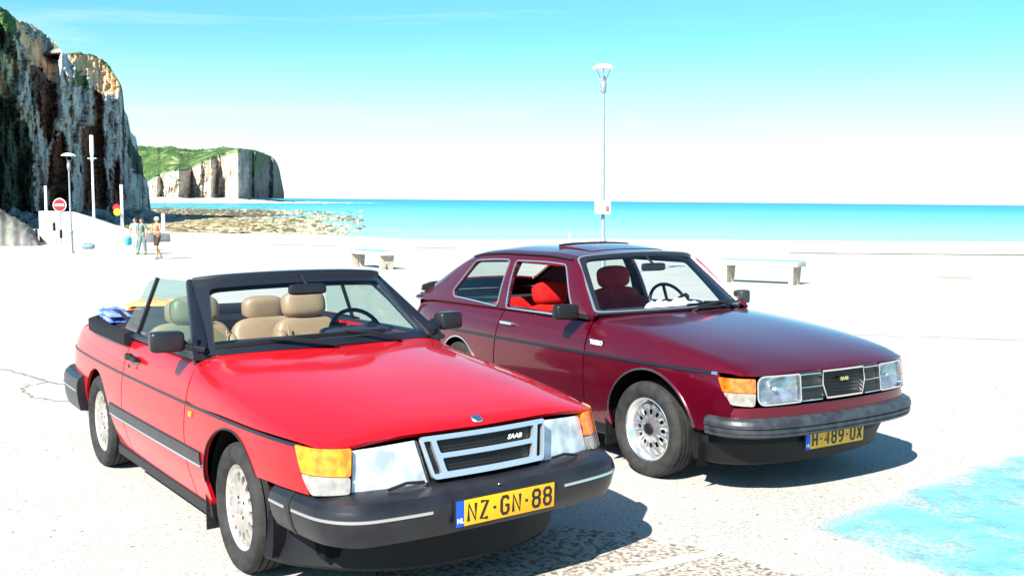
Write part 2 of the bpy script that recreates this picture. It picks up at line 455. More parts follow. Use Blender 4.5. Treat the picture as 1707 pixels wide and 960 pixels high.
# ================================================================ CARS
Z0 = 0.16
class Body:
    """car skin: s in 0..1 runs up the flank, 1..2 over the top to the centre line, 2..4 down the other side"""
    def __init__(b, W, A, zc, zt, pw=3.0, E=0.03, k=0.055):
        b.W, b.A, b.zc, b.zt, b.pw, b.E, b.k = tab(W), tab(A), tab(zc), tab(zt), pw, E, k
    def yc(b, x): return b.W(x) - b.A(b.zc(x)) - b.E
    def raw(b, x, s):
        s = np.abs(s); s = np.where(s > 2, 4 - s, s)
        zc = b.zc(x); t = np.clip(s, 0, 1); z1 = Z0 + t * (zc - Z0); y1 = b.W(x) - b.A(z1) - b.E * np.clip((t - 0.7) / 0.3, 0, 1)**2
        yc = b.yc(x); q = np.clip(2 - s, 0, 1); y2 = yc * q
        z2 = zc + (b.zt(x) - zc) * (1 - q**b.pw)
        side = s <= 1
        return np.where(side, y1, y2), np.where(side, z1, z2)
    def P(b, U, sg=-1):
        x, s = U[:, 0], U[:, 1]; Y = 0; Z = 0; wt = 0
        for d, w in ((-1.5, 1), (-1, 2), (-.5, 3), (0, 3), (.5, 3), (1, 2), (1.5, 1)):
            ss = s + d * b.k
            y, z = b.raw(x, ss); y = np.where(ss > 2, -y, y)
            Y = Y + w * y; Z = Z + w * z; wt += w
        return np.stack([x, sg * Y / wt, Z / wt], 1)
    def pre(b, L):          # (x,z) on the flank -> (x,s)
        return np.stack([L[:, 0], (L[:, 1] - Z0) / (b.zc(L[:, 0]) - Z0)], 1)
    def prey(b, L):         # (x,y) on the top -> (x,s), y>0 right side
        return np.stack([L[:, 0], 2 - L[:, 1] / b.yc(L[:, 0])], 1)
    def out(b, P): return np.stack([P[:, 0] * 0, P[:, 1], P[:, 2] - 0.45], 1)
    def side(b, name, loops, m, par, sg=-1, off=0.0, flange=0.02, step=0.045, pre=True, edge=0.03, label=None):
        o = panel(name, loops, lambda U: b.P(U, sg), m, par, step=step, flange=flange, sc=(1, 1), out=b.out, off=off, edge=edge,
                  pre=(b.pre if pre else None))
        return tag(o, label)
    def top(b, name, loops, m, par, pre=None, off=0.0, flange=0.02, step=0.05, edge=0.035):
        return panel(name, loops, lambda U: b.P(U, -1), m, par, step=step, flange=flange, sc=(1, 0.75), out=b.out, off=off, edge=edge, pre=pre)
    def strip(b, name, xs, z, hgt, m, par, sg=-1, off=0.008, n=40):
        """moulding along the flank; z and hgt may be functions of x"""
        zf = z if callable(z) else (lambda x: z); hf = hgt if callable(hgt) else (lambda x: hgt)
        X = np.linspace(xs[0], xs[1], n); V = []; F = []
        rows = ((-.5, 0), (-.42, 1), (0, 1.25), (.42, 1), (.5, 0))
        for a, o in rows:
            U = np.stack([X, (np.array([zf(q) + a * hf(q) for q in X]) - Z0) / (b.zc(X) - Z0)], 1)
            p = b.P(U, sg); nn = nrm(lambda u: b.P(u, sg), U); s_ = np.sign((nn * b.out(p)).sum(1)); V += list(p + nn * s_[:, None] * (off * o - 0.001 * (o == 0)))
        for r in range(len(rows) - 1):
            for i in range(n - 1): q = r * n + i; F.append((q, q + 1, q + n + 1, q + n))
        k = len(rows); F.append([r * n for r in range(k)]); F.append([r * n + n - 1 for r in range(k)][::-1])
        mb = MB(); mb.add(V, F); return mb.build(name, m, par, angle=50)

def arc(cx, cz, r, a0, a1, n=24, rz=None):
    rz = rz or r
    return [(cx + r * math.cos(R(a0 + (a1 - a0) * i / n)), cz + rz * math.sin(R(a0 + (a1 - a0) * i / n))) for i in range(n + 1)]

def plan_fn(pts):
    """smooth nose plan: u (signed arc length from the centre) -> x, y"""
    P = smooth_path([(p[0], -p[1]) for p in pts[:0:-1]] + [tuple(p) for p in pts], 10) if False else smooth_path([(p[0], -p[1]) for p in reversed(pts[1:])] + [tuple(p) for p in pts], 10)
    P = np.array(P); d = np.concatenate([[0], np.cumsum(np.hypot(*np.diff(P, axis=0).T))]); c = d[np.argmin(np.abs(P[:, 1]))]
    d = d - c
    return (lambda u: (np.interp(u, d, P[:, 0]), np.interp(u, d, P[:, 1]))), (lambda y: float(np.interp(y, P[:, 1], d)))

def nose_fn(pts, zref, slope):
    pf, uy = plan_fn(pts)
    def f(U):
        e = 0.012
        x, y = 0, 0
        for k in (-2, -1, 0, 1, 2):
            a, b = pf(U[:, 0] + k * e); x = x + a / 5; y = y + b / 5
        xa, ya = pf(U[:, 0] + e); xb, yb = pf(U[:, 0] - e)
        t = np.stack([xa - xb, ya - yb], 1); t /= np.linalg.norm(t, axis=1, keepdims=True) + 1e-9
        o = np.stack([t[:, 1], -t[:, 0]], 1); o *= np.sign((o[:, 0])[:, None] + 1e-9)
        k = slope * (zref - U[:, 1])
        return np.stack([x + o[:, 0] * k, y + o[:, 1] * k, U[:, 1]], 1)
    return f, uy

def text_mesh(name, txt, size, depth, m, par, loc, rot, sx=1.0, align='CENTER', shear=0.0, bold=0.0):
    c = bpy.data.curves.new(name, 'FONT'); c.body = txt; c.size = size; c.extrude = depth; c.align_x = align; c.align_y = 'CENTER'; c.shear = shear; c.offset = bold
    c.resolution_u = 3
    t = bpy.data.objects.new(name + '_tmp', c); COL.objects.link(t)
    bpy.context.view_layer.update()
    me = bpy.data.meshes.new_from_object(t.evaluated_get(bpy.context.evaluated_depsgraph_get()))
    bpy.data.objects.remove(t); me.name = name; me.materials.clear()
    o = link(name, me, m, par)
    o.matrix_basis = Matrix.Translation(loc) @ rot @ Matrix.Diagonal((sx, 1, 1, 1))
    return o
FRONT = Matrix(((0, 0, 1, 0), (1, 0, 0, 0), (0, 1, 0, 0), (0, 0, 0, 1)))     # text x -> car +y, text y -> up, facing +x
SIDER = Matrix(((1, 0, 0, 0), (0, 0, -1, 0), (0, 1, 0, 0), (0, 0, 0, 1)))    # facing -y (car's right), reading towards +x

def number_plate(par, loc, txt, pitch=0.0):
    rt = Matrix.Translation(loc) @ Matrix.Rotation(R(pitch), 4, 'Y')
    bk = MB().box((-0.006, 0, 0), (0.010, 0.534, 0.124), 0.003).build('plate_holder', M['ink'], par); bk.matrix_basis = rt
    p = MB().box((0.002, 0.018, 0), (0.004, 0.482, 0.110), 0.001).build('number_plate', M['plate'], par); p.matrix_basis = rt
    e = MB().box((0.002, -0.242, 0), (0.004, 0.038, 0.110), 0.001).build('plate_country_band', M['plate_blue'], par); e.matrix_basis = rt
    
    # plate letters in their own condensed upright style, drawn stroke by stroke
    glyph = {'N': [[(0, 0), (0, 1), (1, 0), (1, 1)]], 'Z': [[(0, 1), (1, 1), (0, 0), (1, 0)]], 'G': [[(1, .82), (.8, 1), (.2, 1), (0, .82), (0, .18), (.2, 0), (.8, 0), (1, .18), (1, .48), (.55, .48)]],
             '8': [[(.2, .54), (0, .68), (0, .86), (.2, 1), (.8, 1), (1, .86), (1, .68), (.8, .54), (.2, .54), (0, .38), (0, .16), (.2, 0), (.8, 0), (1, .16), (1, .38), (.8, .54)]], '-': [[(.15, .5), (.85, .5)]],
             'H': [[(0, 0), (0, 1)], [(1, 0), (1, 1)], [(0, .5), (1, .5)]], '4': [[(.75, 0), (.75, 1), (0, .3), (1, .3)]], '9': [[(.1, .05), (.45, 0), (.8, .15), (1, .5), (1, .82), (.8, 1), (.2, 1), (0, .84), (0, .64), (.2, .48), (.8, .48), (1, .62)]],
             'U': [[(0, 1), (0, .18), (.2, 0), (.8, 0), (1, .18), (1, 1)]], 'X': [[(0, 0), (1, 1)], [(0, 1), (1, 0)]]}
    cw, ch = .036, .074; wd = [(.020 if k == '-' else cw) for k in txt]; gap = (0.440 - sum(wd)) / (len(txt) - 1); x0 = .018 - .220
    for k, w_ in zip(txt, wd):
        g_ = MB()
        for st in glyph[k]: g_.tube([(0.0045, x0 + a * w_, -ch / 2 + b_ * ch) for a, b_ in st], 1, 8, flat=(.0074 if k != '-' else .006, .0012, (1, 0, 0)))
        g_.build('letter', M['ink'], p, smooth=False); x0 += w_ + gap
    text_mesh('lettering', 'NL', 0.028, 0.0006, M['white'], e, Vector((0.005, -0.242, -0.030)), FRONT, 0.9, bold=0.001)
    return p

def wheel(par, x, y, sgn, style, steer=0.0, rad=0.312, z=None):
    """rubber tyre with grooves, rim, cap; sgn=-1 right-hand side"""
    z = rad - 0.004 if z is None else z
    W2 = 0.092
    root = empty('wheel'); root.parent = par
    root.matrix_basis = Matrix.Translation((x, y, z)) @ Matrix.Rotation(steer, 4, 'Z') @ (Matrix.Rotation(math.pi, 4, 'Z') if sgn > 0 else Matrix.Identity(4))
    # local: outer face towards -Y
    pr = [(0.196, -0.055), (0.203, -0.070), (0.212, -0.080), (0.226, -0.090), (0.245, -0.0975), (0.262, -0.099), (0.280, -0.096), (0.294, -0.089), (0.303, -0.080), (0.3075, -0.072)]
    for g in (-0.052, -0.018, 0.018, 0.052):
        rr = rad - 0.0015 - (abs(g) / 0.08)**2 * 0.002
        pr += [(rr, g - 0.0058), (rr - 0.009, g - 0.0044), (rr - 0.009, g + 0.0044), (rr, g + 0.0058)]
    pr += [(0.3075, 0.072), (0.303, 0.080), (0.294, 0.089), (0.262, 0.099), (0.212, 0.080), (0.196, 0.055)]
    mb = MB(); mb.lathe(pr, 96, 'Y')
    # sipes: small notches along both shoulders
    V = mb.V; n = 96
    for i, (r, h) in enumerate(pr):
        if style == 'alloy' and abs(abs(h) - 0.072) < 0.001 or abs(abs(h) - 0.080) < 0.001 and r > 0.3:
            for j in range(n):
                if j % 2: 
                    v = V[i * n + j]; k = (r - 0.005) / r; V[i * n + j] = (v[0] * k, v[1], v[2] * k)
    mb.build('tyre', M['rubber'], root, angle=28)
    if style == 'alloy':
        rm = MB().lathe([(0.182, -0.055), (0.189, -0.060), (0.196, -0.066), (0.203, -0.072), (0.207, -0.070), (0.207, -0.062), (0.200, -0.055)], 64, 'Y')
        rim = rm.build('rim', M['alloy'], root)
        MB().lathe([(0.200, 0.06), (0.188, 0.05), (0.178, 0.0), (0.178, -0.040), (0.185, -0.050)], 48, 'Y').build('rim_barrel', M['dark'], rim)
        holes = []
        nh = 15
        for k in range(nh):
            a = 2 * math.pi * k / nh; w0, w1 = 0.10, 0.12; r0, r1 = 0.122, 0.162
            holes.append([(r * math.cos(a + t), r * math.sin(a + t)) for r, t in ((r0, -w0), (r1, -w1), (r1 + 0.006, 0), (r1, w1), (r0, w0), (r0 - 0.006, 0))])
        def f(U):
            r = np.hypot(U[:, 0], U[:, 1]); d = -0.069 + 0.006 * np.exp(-(r / .05)**2) + 0.012 * np.clip((r - 0.155) / 0.028, 0, 1)
            return np.stack([U[:, 0], d, U[:, 1]], 1)
        panel('wheel_face', [arc(0, 0, 0.182, 0, 352.5, 47)] + holes, f, M['alloy'], rim, step=0.022, flange=0.014, out=lambda P: P * 0 + np.array([0, -1, 0]), edge=0.012)
        MB().lathe([(0, -0.082), (0.024, -0.081), (0.030, -0.076), (0.031, -0.060)], 24, 'Y').build('hub_cap', M['alu'], rim)
        b = MB()
        for k in range(4): b.lathe([(0, -0.070), (0.008, -0.070), (0.009, -0.055)], 8, 'Y', mat=Matrix.Translation((0.052 * math.cos(k * math.pi / 2 + .6), 0, 0.052 * math.sin(k * math.pi / 2 + .6))))
        tag(b.build('wheel_bolts', M['black'], rim), kind='stuff')
    else:
        rm = MB().lathe([(0.200, 0.06), (0.186, 0.05), (0.172, 0.0), (0.168, -0.020), (0.180, -0.045), (0.190, -0.062), (0.196, -0.073), (0.202, -0.077), (0.207, -0.074), (0.207, -0.064), (0.200, -0.055)], 64, 'Y')
        rim = rm.build('rim', M['steel'], root)
        holes = []; nh = 12
        for k in range(nh):
            a = 2 * math.pi * k / nh; holes.append([(r * math.cos(a + t), r * math.sin(a + t)) for r, t in ((0.094, -0.11), (0.126, -0.10), (0.126, 0.10), (0.094, 0.11))])
        def f(U):
            r = np.hypot(U[:, 0], U[:, 1]); th = np.arctan2(U[:, 1], U[:, 0])
            rib = np.cos(th * 12 + math.pi) * 0.5 + 0.5
            d = -0.030 - 0.024 * np.exp(-(r / 0.085)**4) - 0.016 * rib * np.exp(-((r - 0.125) / 0.035)**2)
            return np.stack([U[:, 0], d, U[:, 1]], 1)
        panel('wheel_face', [arc(0, 0, 0.172, 0, 352.5, 47)] + holes, f, M['steel'], rim, step=0.012, flange=0.012, out=lambda P: P * 0 + np.array([0, -1, 0]), edge=0.010)
        MB().lathe([(0, -0.070), (0.030, -0.069), (0.038, -0.064), (0.040, -0.052)], 24, 'Y').build('hub_cap', M['black'], rim)
    MB().lathe([(0, 0.02), (0.14, 0.02), (0.15, 0.03), (0.175, 0.05)], 32, 'Y').build('brake_disc', M['dark'], root)
    return root

def wheel_well(par, cx, cz, r, sg, y_out, name='wheel_well'):
    mb = MB()
    n = 20; V = []; F = []
    for i in range(n + 1):
        a = R(-20 + 220 * i / n)
        for y in (y_out, 0.50): V.append((cx + (r + 0.012) * math.cos(a), sg * y, cz + (r + 0.012) * math.sin(a)))
    for i in range(n): F.append((2 * i, 2 * i + 1, 2 * i + 3, 2 * i + 2))
    c = len(V); V.append((cx, sg * 0.50, cz))
    for i in range(n): F.append((2 * i + 1, c, 2 * i + 3))
    mb.add(V, F); return mb.build(name, M['dark'], par)
def arch_lip(par, b, cx, cz, r, a0, a1, sg, m, w=0.016, out=0.010, name='arch_trim', rz=None):
    n = 30; V = []; F = []
    rows = ((0.0, -0.012), (0.0, out), (w, out), (w + 0.004, 0.0))
    for dr, o in rows:
        L = np.array(arc(cx, cz, r + dr, a0, a1, n, (rz or r) + dr)); U = b.pre(L); p = b.P(U, sg); nn = nrm(lambda u: b.P(u, sg), U); s_ = np.sign((nn * b.out(p)).sum(1)); V += list(p + nn * s_[:, None] * o)
    k = n + 1
    for q in range(len(rows) - 1):
        for i in range(n): F.append((q * k + i, q * k + i + 1, (q + 1) * k + i + 1, (q + 1) * k + i))
    mb = MB(); mb.add(V, F); return mb.build(name, m, par, angle=50)

def coons(bot, top):
    """pane between two curves (each a function t->xyz), u across, v up"""
    def f(U):
        b = bot(U[:, 0]); t = top(U[:, 0]); return b + (t - b) * U[:, 1:2]
    return f
def curve3(pts):
    P = np.array(smooth_path(pts, 12)); d = np.concatenate([[0], np.cumsum(np.linalg.norm(np.diff(P, axis=0), axis=1))]); d /= d[-1]
    return lambda t: np.stack([np.interp(t, d, P[:, i]) for i in range(3)], 1)

def seat(par, x, y, m, h=0.62, base=0.36, name='front_seat', lean=14, head=True, w=0.50, headlabel=None):
    s = empty(name); s.parent = par; s.matrix_basis = Matrix.Translation((x, y, base))
    mb = MB().sq((0.22, 0, 0.02), (0.52, w, 0.17), 4); mb.sq((0.22, 0.20, 0.05), (0.50, 0.12, 0.16), 3); mb.sq((0.22, -0.20, 0.05), (0.50, 0.12, 0.16), 3)
    mb.build('seat_cushion', m, s)
    rt = Matrix.Rotation(R(-lean), 4, 'Y')
    mb = MB().sq((-0.04, 0, h / 2), (0.15, w * 0.92, h), 5, mat=rt, n=28, m=16)
    for q in (-1, 1): mb.sq((0.0, q * w * 0.41, h * 0.45), (0.19, 0.10, h * 0.86), 3, mat=rt)
    for k in range(4): mb.sq((0.030, 0, h * (0.22 + 0.17 * k)), (0.045, w * 0.62, h * 0.165), 3, mat=rt)
    bk_ = mb.build('backrest', m, s)
    for q in (-1, 1):
        MB().tube([(0.078 - .03 * abs(t - .5), q * w * 0.33, h * (.10 + .80 * t)) for t in [k / 8 for k in range(9)]], 0.006, 6, mat=rt).build('piping', m, bk_)
    if head:
        hb = MB().sq((-0.02, 0, h + 0.085), (0.14, 0.31, 0.19), 3.2, mat=rt, n=24, m=14); hb.build('headrest', m, s)
        
        for q in (-.06, .06): MB().tube([(-0.02, q, h - 0.02), (-0.02, q, h + 0.06)], 0.007, 6, mat=rt).build('headrest_post', M['chrome'], s)
    return s
def steering_wheel(par, x, y, z, r=0.185, tilt=25, spokes=4):
    s = empty('steering_wheel'); s.parent = par
    s.matrix_basis = Matrix.Translation((x, y, z)) @ Matrix.Rotation(R(90 - tilt), 4, 'Y')
    P = [(r * math.cos(a), r * math.sin(a), 0) for a in [2 * math.pi * i / 32 for i in range(33)]]
    MB().tube(P, 0.0135, 8, caps=False).build('rim', M['black'], s)
    mb = MB().sq((0, 0, -0.01), (0.13, 0.15, 0.05), 3)
    for a in ((35, 145, 215, 325) if spokes == 4 else (90, 270, 0)):
        mb.tube([(0, 0, -0.01), (r * math.cos(R(a + 90)), r * math.sin(R(a + 90)), 0)], 1, 8, flat=(0.014, 0.006, (0, 0, 1)))
    mb.build('spokes', M['black'], s)
    MB().tube([(0, 0, -0.02), (0.0, 0, 0.22)], 0.03, 8).build('column', M['black'], s)
def door_mirror(par, x, y, z, sg, size=(0.10, 0.205, 0.115), m=None, stalk=(0.06, -0.10, -0.05)):
    g = empty('door_mirror'); g.parent = par; g.matrix_basis = Matrix.Translation((x, y, z)) @ Matrix.Rotation(R(8 * sg), 4, 'Z')
    mb = MB().sq((0, 0, 0), size, 6, n=28, m=16); mb.build('mirror_housing', m or M['bumper'], g)
    MB().box((-size[0] * 0.48, 0, 0), (0.006, size[1] * 0.86, size[2] * 0.82), 0.002).build('mirror_glass', M['chrome'], g)
    MB().tube([(0.0, -sg * size[1] * 0.40, -0.01), (0.015, -sg * (size[1] * 0.55), -0.03), (stalk[0], -sg * (size[1] * 0.5 + abs(stalk[1])), stalk[2])], [1.4, 1.1, 1.0], 10, flat=(0.022, 0.016, (0, 0, 1))).build('mirror_arm', M['black'], g)
    return g
def wiper(par, f, piv, arm_end, blade0, blade1, lift=0.02, name='wiper'):
    """piv/arm_end/blade in u,v of the windscreen"""
    def p(uv, l=lift):
        U = np.array([uv], float); q = f(U)[0]; n_ = nrm(f, U)[0]; n_ = n_ if n_[0] > 0 else -n_; return Vector(q + n_ * l)
    w = MB().tube([p(piv, 0.01), p(piv, 0.035), p(((piv[0] + arm_end[0]) / 2, (piv[1] + arm_end[1]) / 2), lift + 0.03), p(arm_end, lift + 0.012)], [1.3, 1.2, 1.0, 0.7], 8, flat=(0.016, 0.008, (0, 0, 1))).build('wiper_arm', M['black'], par)
    n = 8; pts = [p((blade0[0] + (blade1[0] - blade0[0]) * i / n, blade0[1] + (blade1[1] - blade0[1]) * i / n), lift - 0.004) for i in range(n + 1)]
    MB().tube(pts, 1, 6, flat=(0.010, 0.013, (0, 0, 1))).build('wiper_blade', M['black'], w)
    return w
# ---------------------------------------------------------------- red convertible
CAR1 = (-0.67144949, 5.10328, -0.938485)
def build_convertible():
    c = empty('convertible_car', gmat(*CAR1), 'bright red convertible with folded roof, tan leather seats and yellow plate NZ-GN-88', 'car', 'classic cars parked side by side')
    b = Body(W=[(-3.62, .62), (-3.57, .68), (-3.45, .735), (-3.2, .782), (-2.9, .805), (-2.5, .822), (-1.8, .840), (-1.0, .845), (-.3, .845), (.2, .838), (.5, .820), (.65, .800), (.77, .775), (.85, .750), (.95, .70)],
             A=[(.16, .09), (.30, .045), (.42, .012), (.58, 0), (.72, .010), (.80, .024), (.88, .045), (.95, .075), (1.05, .13)],
             zc=[(-3.62, .66), (-3.56, .78), (-3.45, .855), (-3.2, .905), (-2.8, .935), (-2.0, .945), (-1.2, .94), (-.66, .93), (-.45, .888), (-.1, .845), (.2, .812), (.5, .780), (.72, .752), (.83, .735), (.90, .70), (.95, .64)],
             zt=[(-3.62, .68), (-3.56, .80), (-3.45, .885), (-3.2, .945), (-2.8, .985), (-1.2, 1.0), (-.66, .992), (-.5, .972), (-.2, .945), (.2, .902), (.55, .850), (.78, .806), (.87, .778), (.905, .752), (.93, .725)], pw=3.9, k=.030)
    red = M['red']
    FC, RC = (.035, .315), (-2.475, .30)
    Rf, Rr = .385, .372
    side_nose_top, side_nose_bot = (.665, .735), (.775, .545)
    for sg in (-1, 1):
        # front wing below the trim line
        fa = arc(FC[0], FC[1], Rf, 36, 172, 30)
        L = [(-.585, .735), (.0, .735), (.40, .735), side_nose_top, (.70, .70), side_nose_bot, (.45, .545)] + fa + [(-.355, .22), (-.585, .22)]
        w = b.side('front_wing', [L], red, c, sg)
        if sg < 0:
            rp = MB().sq((0, 0, 0), (.045, .016, .032), 5); r = rp.build('side_repeater', M['amber'], w); r.location = tuple(b.P(np.array([[-.495, (.688 - Z0) / (float(b.zc(-.495)) - Z0)]]), sg)[0] + np.array([0, sg * .002, 0]))
        # door
        d = [(-1.80, .22), (-.597, .22), (-.597, .735), (-.625, .935), (-1.80, .944), (-1.775, .735)]
        L = b.pre(resamp(d, .03)); L[:, 1] = np.where(L[:, 1] > .985, 1.05, L[:, 1])
        dr = b.side('door', [L], red, c, sg, pre=False)
        # handle
        hz = .848; hb = MB(); hb.sq((-1.56, sg * .828, hz), (.19, .035, .030), 5); hb.sq((-1.62, sg * .832, hz + .004), (.09, .040, .040), 4); hb.build('door_handle', M['black'], dr)
        MB().lathe([(0, .006), (.011, .006), (.012, 0)], 12, 'Y', mat=Matrix.Translation((-1.60, sg * (.836), .800)) @ Matrix.Rotation(0 if sg > 0 else math.pi, 4, 'Z')).build('door_lock', M['black'], dr)
        MB().box((-1.22, sg * .700, .66), (1.12, .05, .54), .02).build('door_card', M['leather'], dr)
        # rear quarter
        ra = arc(RC[0], RC[1], Rr, -12, 192, 36)
        up = np.array([(x, 1.10) for x in np.linspace(-3.57, -1.815, 50)])
        P1 = b.pre(resamp([(-3.585, .30), (-3.60, .45), (-3.60, .58)], .03, closed=False))
        dn = b.pre(resamp([(-1.815, .935), (-1.79, .735), (-1.812, .22), (-2.07, .22)] + ra + [(-2.9, .235), (-3.585, .235)], .03, closed=False))
        # close: tail edge -> top edge -> door edge -> arch -> tail
        b.side('rear_quarter', [np.concatenate([P1, up, dn])], red, c, sg, pre=False)
        # trim lines
        b.strip('waist_trim', (-3.40, .655), .728, .016, M['seal'], c, sg, off=.004)
        mz = lambda x: .482 + .010 * (x + 1.2) / 1.8
        b.strip('door_moulding', (-2.085, -.345), mz, .066, M['bumper'], c, sg, off=.010)
        b.strip('moulding_chrome', (-2.085, -.345), lambda x: mz(x) - .040, .014, M['chrome_trim'], c, sg, off=.012)
        arch_lip(c, b, FC[0], FC[1], Rf, 36, 172, sg, M['black'], w=-.010, out=.004)
        wheel_well(c, FC[0], FC[1], Rf, sg, .79); wheel_well(c, RC[0], RC[1], Rr, sg, .77)
        # sill below
        sweep_h('sill', [(-2.1, sg * .77), (-.35, sg * .77)] if sg > 0 else [(-.35, -.77), (-2.1, -.77)], [(0, .16), (.012, .17), (.014, .225), (0, .235)], M['black'], c)
        fl = MB().box((-.425, sg * .70, .23), (.012, .19, .27), .004); fl.build('mudflap', M['black'], c)
    # bonnet: wraps over both wings down to the trim line
    yn = [(0, .898), (.25, .893), (.45, .882), (.60, .866), (.68, .843), (.715, .815)]
    fr = []
    for y, x in yn: fr.append((x, 2 - y / float(b.yc(x))))
    st = lambda x, z: (x, (z - Z0) / (float(b.zc(x)) - Z0))
    Lr = [(.785, 1.0), st(.765, .737), st(.72, .739), st(.66, .742), st(.30, .742), st(-.1, .742), st(-.585, .742)]
    rear = [(-.60, .90), (-.625, 1.0), (-.635, 1.10), (-.60, 1.25), (-.54, 1.5), (-.505, 1.75), (-.495, 2.0)]
    front = [p for p in fr]            # centre -> right corner
    Rt = Lr + rear                      # front bottom -> rear centre (right)
    half = Rt                           # s<2
    mir = [(x, 4 - s) for x, s in reversed(Rt[:-1])]
    fm = [(x, 4 - s) for x, s in reversed(front)][0:-1] + front
    hood = half + mir + fm
    h = b.top('bonnet', [hood], red, c, step=.045)
    # badge on the bonnet
    pz = b.P(np.array([[.862, 2.0]]))[0]; bd = MB().lathe([(0, .006), (.024, .005), (.028, 0)], 24, 'Z').build('badge', M['alu'], c)
    bd.matrix_basis = Matrix.Translation(Vector(pz) + Vector((.004, 0, .002))) @ Matrix.Rotation(R(28), 4, 'Y')
    # tail deck
    def dk(x0, x1, s0=1.10, xs=None):
        return [(x1, s0), (x0, s0), (x0, 4 - s0), (x1, 4 - s0)]
    b.top('boot_lid', [[(-3.03, 1.115), (-3.50, 1.115), (-3.56, 1.3), (-3.57, 2), (-3.56, 2.7), (-3.50, 2.885), (-3.03, 2.885)]], red, c)
    # tail panel
    tp = [(-3.60, 0), (-3.595, .40), (-3.575, .60), (-3.53, .70)]
    V = []; F = []
    for i, z in enumerate((.30, .45, .60, .72, .80)):
        for j in range(13):
            y = -0.68 + 1.36 * j / 12; V.append((-3.60 + .10 * abs(y / .68)**3 + .02 * i, y, z))
    for i in range(4):
        for j in range(12): q = i * 13 + j; F.append((q, q + 1, q + 14, q + 13))
    mesh('tail_panel', V, F, red, c)
    # ---- nose
    nose = [(0.940, 0), (.932, .20), (.915, .38), (.893, .52), (.866, .62), (.833, .69), (.790, .738), (.735, .766), (.66, .786), (.55, .800)]
    nf, uy = nose_fn([(x, y) for x, y in nose], .745, .24)
    # nose_fn expects (x, y)
    O = lambda P: P * 0 + np.array([1, 0, 0])
    Oc = lambda P: np.stack([P[:, 0] * 0 + 1, P[:, 1], P[:, 2] * 0], 1)
    inset = lambda f, d: (lambda U: f(U) - nrm_out(f, U) * d)
    def nrm_out(f, U):
        n_ = nrm(f, U); s_ = np.sign(n_[:, 0] + n_[:, 1] * np.sign(f(U)[:, 1]) * .5); return n_ * s_[:, None]
    U62, U33 = uy(.622), uy(.335)
    Ub = uy(.775)
    panel('nose_panel', [[(-uy(.79), .53), (uy(.79), .53), (uy(.775), .70), (U62, .735), (-U62, .735), (-uy(.775), .70)]], inset(nf, .06), M['dark'], c, flange=0, out=Oc)
    for sg in (-1, 1):
        def fx(L): return [(sg * u, z) for u, z in L]
        hl = fx([(U33 + .010, .742), (U62 - .004, .727), (U62 + .006, .560), (U33 - .030, .566)])
        hd = empty('headlight'); hd.parent = c
        panel('reflector', [hl], inset(nf, .028), M['reflector'], hd, flange=-.03, out=Oc, off=0)
        panel('lens', [rpoly(hl, .01)], nf, M['lens'], hd, flange=.02, out=Oc, step=.04)
        am = fx([(U62 + .002, .736), (uy(.70), .736), (uy(.785), .738), (uy(.768), .634), (U62 + .009, .624)])
        cl = fx([(U62 + .010, .621), (uy(.767), .631), (uy(.742), .552), (U62 + .014, .556)])
        ind = panel('indicator', [rpoly(am, .012)], nf, M['amber'], c, flange=.03, out=Oc, step=.03)
        panel('sidelight', [rpoly(cl, .012)], nf, M['clear'], ind, flange=.03, out=Oc, step=.03)
    # grille
    g = [(-U33, .752), (U33, .752), (U33 - .045, .572), (-U33 + .045, .572)]
    cut = lambda a0, a1, z0, z1: rpoly([(a0 + (z0 - .572) * 0, z0), (a1, z0), (a1, z1), (a0, z1)], .01)
    up = [(-.262, .731), (.262, .731), (.246, .676), (-.246, .676)]
    lw = [(-.240, .655), (.240, .655), (.225, .598), (-.225, .598)]
    sl = [(-.320, .731), (-.286, .731), (-.250, .594), (-.284, .594)]
    sr = [(-x, z) for x, z in sl][::-1]
    gr = panel('grille', [rpoly(g, .02), rpoly(up, .008), rpoly(lw, .008), rpoly(sl, .006), rpoly(sr, .006)], nf, M['grille'], c, step=.03, flange=.022, out=Oc, off=.012, edge=.015)
    panel('grille_mesh', [[(-.325, .745), (.325, .745), (.285, .580), (-.285, .580)]], nf, M['ink'], gr, flange=0, out=Oc, off=-.015)
    for z in (.690, .703, .715, .615, .627, .640):
        pts = [Vector(nf(np.array([[u, z]]))[0]) + Vector((-.004, 0, 0)) for u in np.linspace(-.27, .27, 9)]
        MB().tube(pts, .0022, 5).build('grille_slat', M['black'], gr)
    q = nf(np.array([[.145, .700]]))[0]
    text_mesh('lettering', 'SAAB', .030, .001, M['white'], gr, Vector(q) + Vector((.008, 0, 0)), Matrix.Rotation(R(13), 4, 'Y') @ FRONT, 1.1, shear=.2, bold=.001)
    for sg in (-1, 1):          # headlight washers and wiper
        wl_ = [Vector(nf(np.array([[sg * u, .553 + .012 * k]]))[0]) + Vector((.022, 0, 0)) for k, u in enumerate((.60, .42))]
        MB().tube([Vector(nf(np.array([[sg * u, z]]))[0]) + Vector((.018, 0, 0)) for u, z in ((.34, .575), (.42, .580), (.50, .562))], 1, 8, flat=(.006, .008, (1, 0, 0))).build('headlight_wiper', M['black'], c)
    # ---- front bumper
    bp = [(1.045, 0), (1.043, .20), (1.034, .38), (1.016, .54), (.994, .635), (.957, .692), (.905, .730), (.835, .756), (.70, .774), (.58, .784), (.48, .788)]
    full = smooth_path([(x, -y) for x, y in reversed(bp[1:])] + bp, 6)
    prof = [(-.12, .338), (-.04, .340), (.004, .356), (.026, .40), (.038, .45), (.040, .462), (.040, .486), (.032, .508), (.008, .532), (-.04, .550), (-.11, .557)]
    fb = sweep_h('front_bumper', [tuple(p) for p in full[::-1]], [(q, z) for q, z in prof], M['bumper'], c, angle=24)
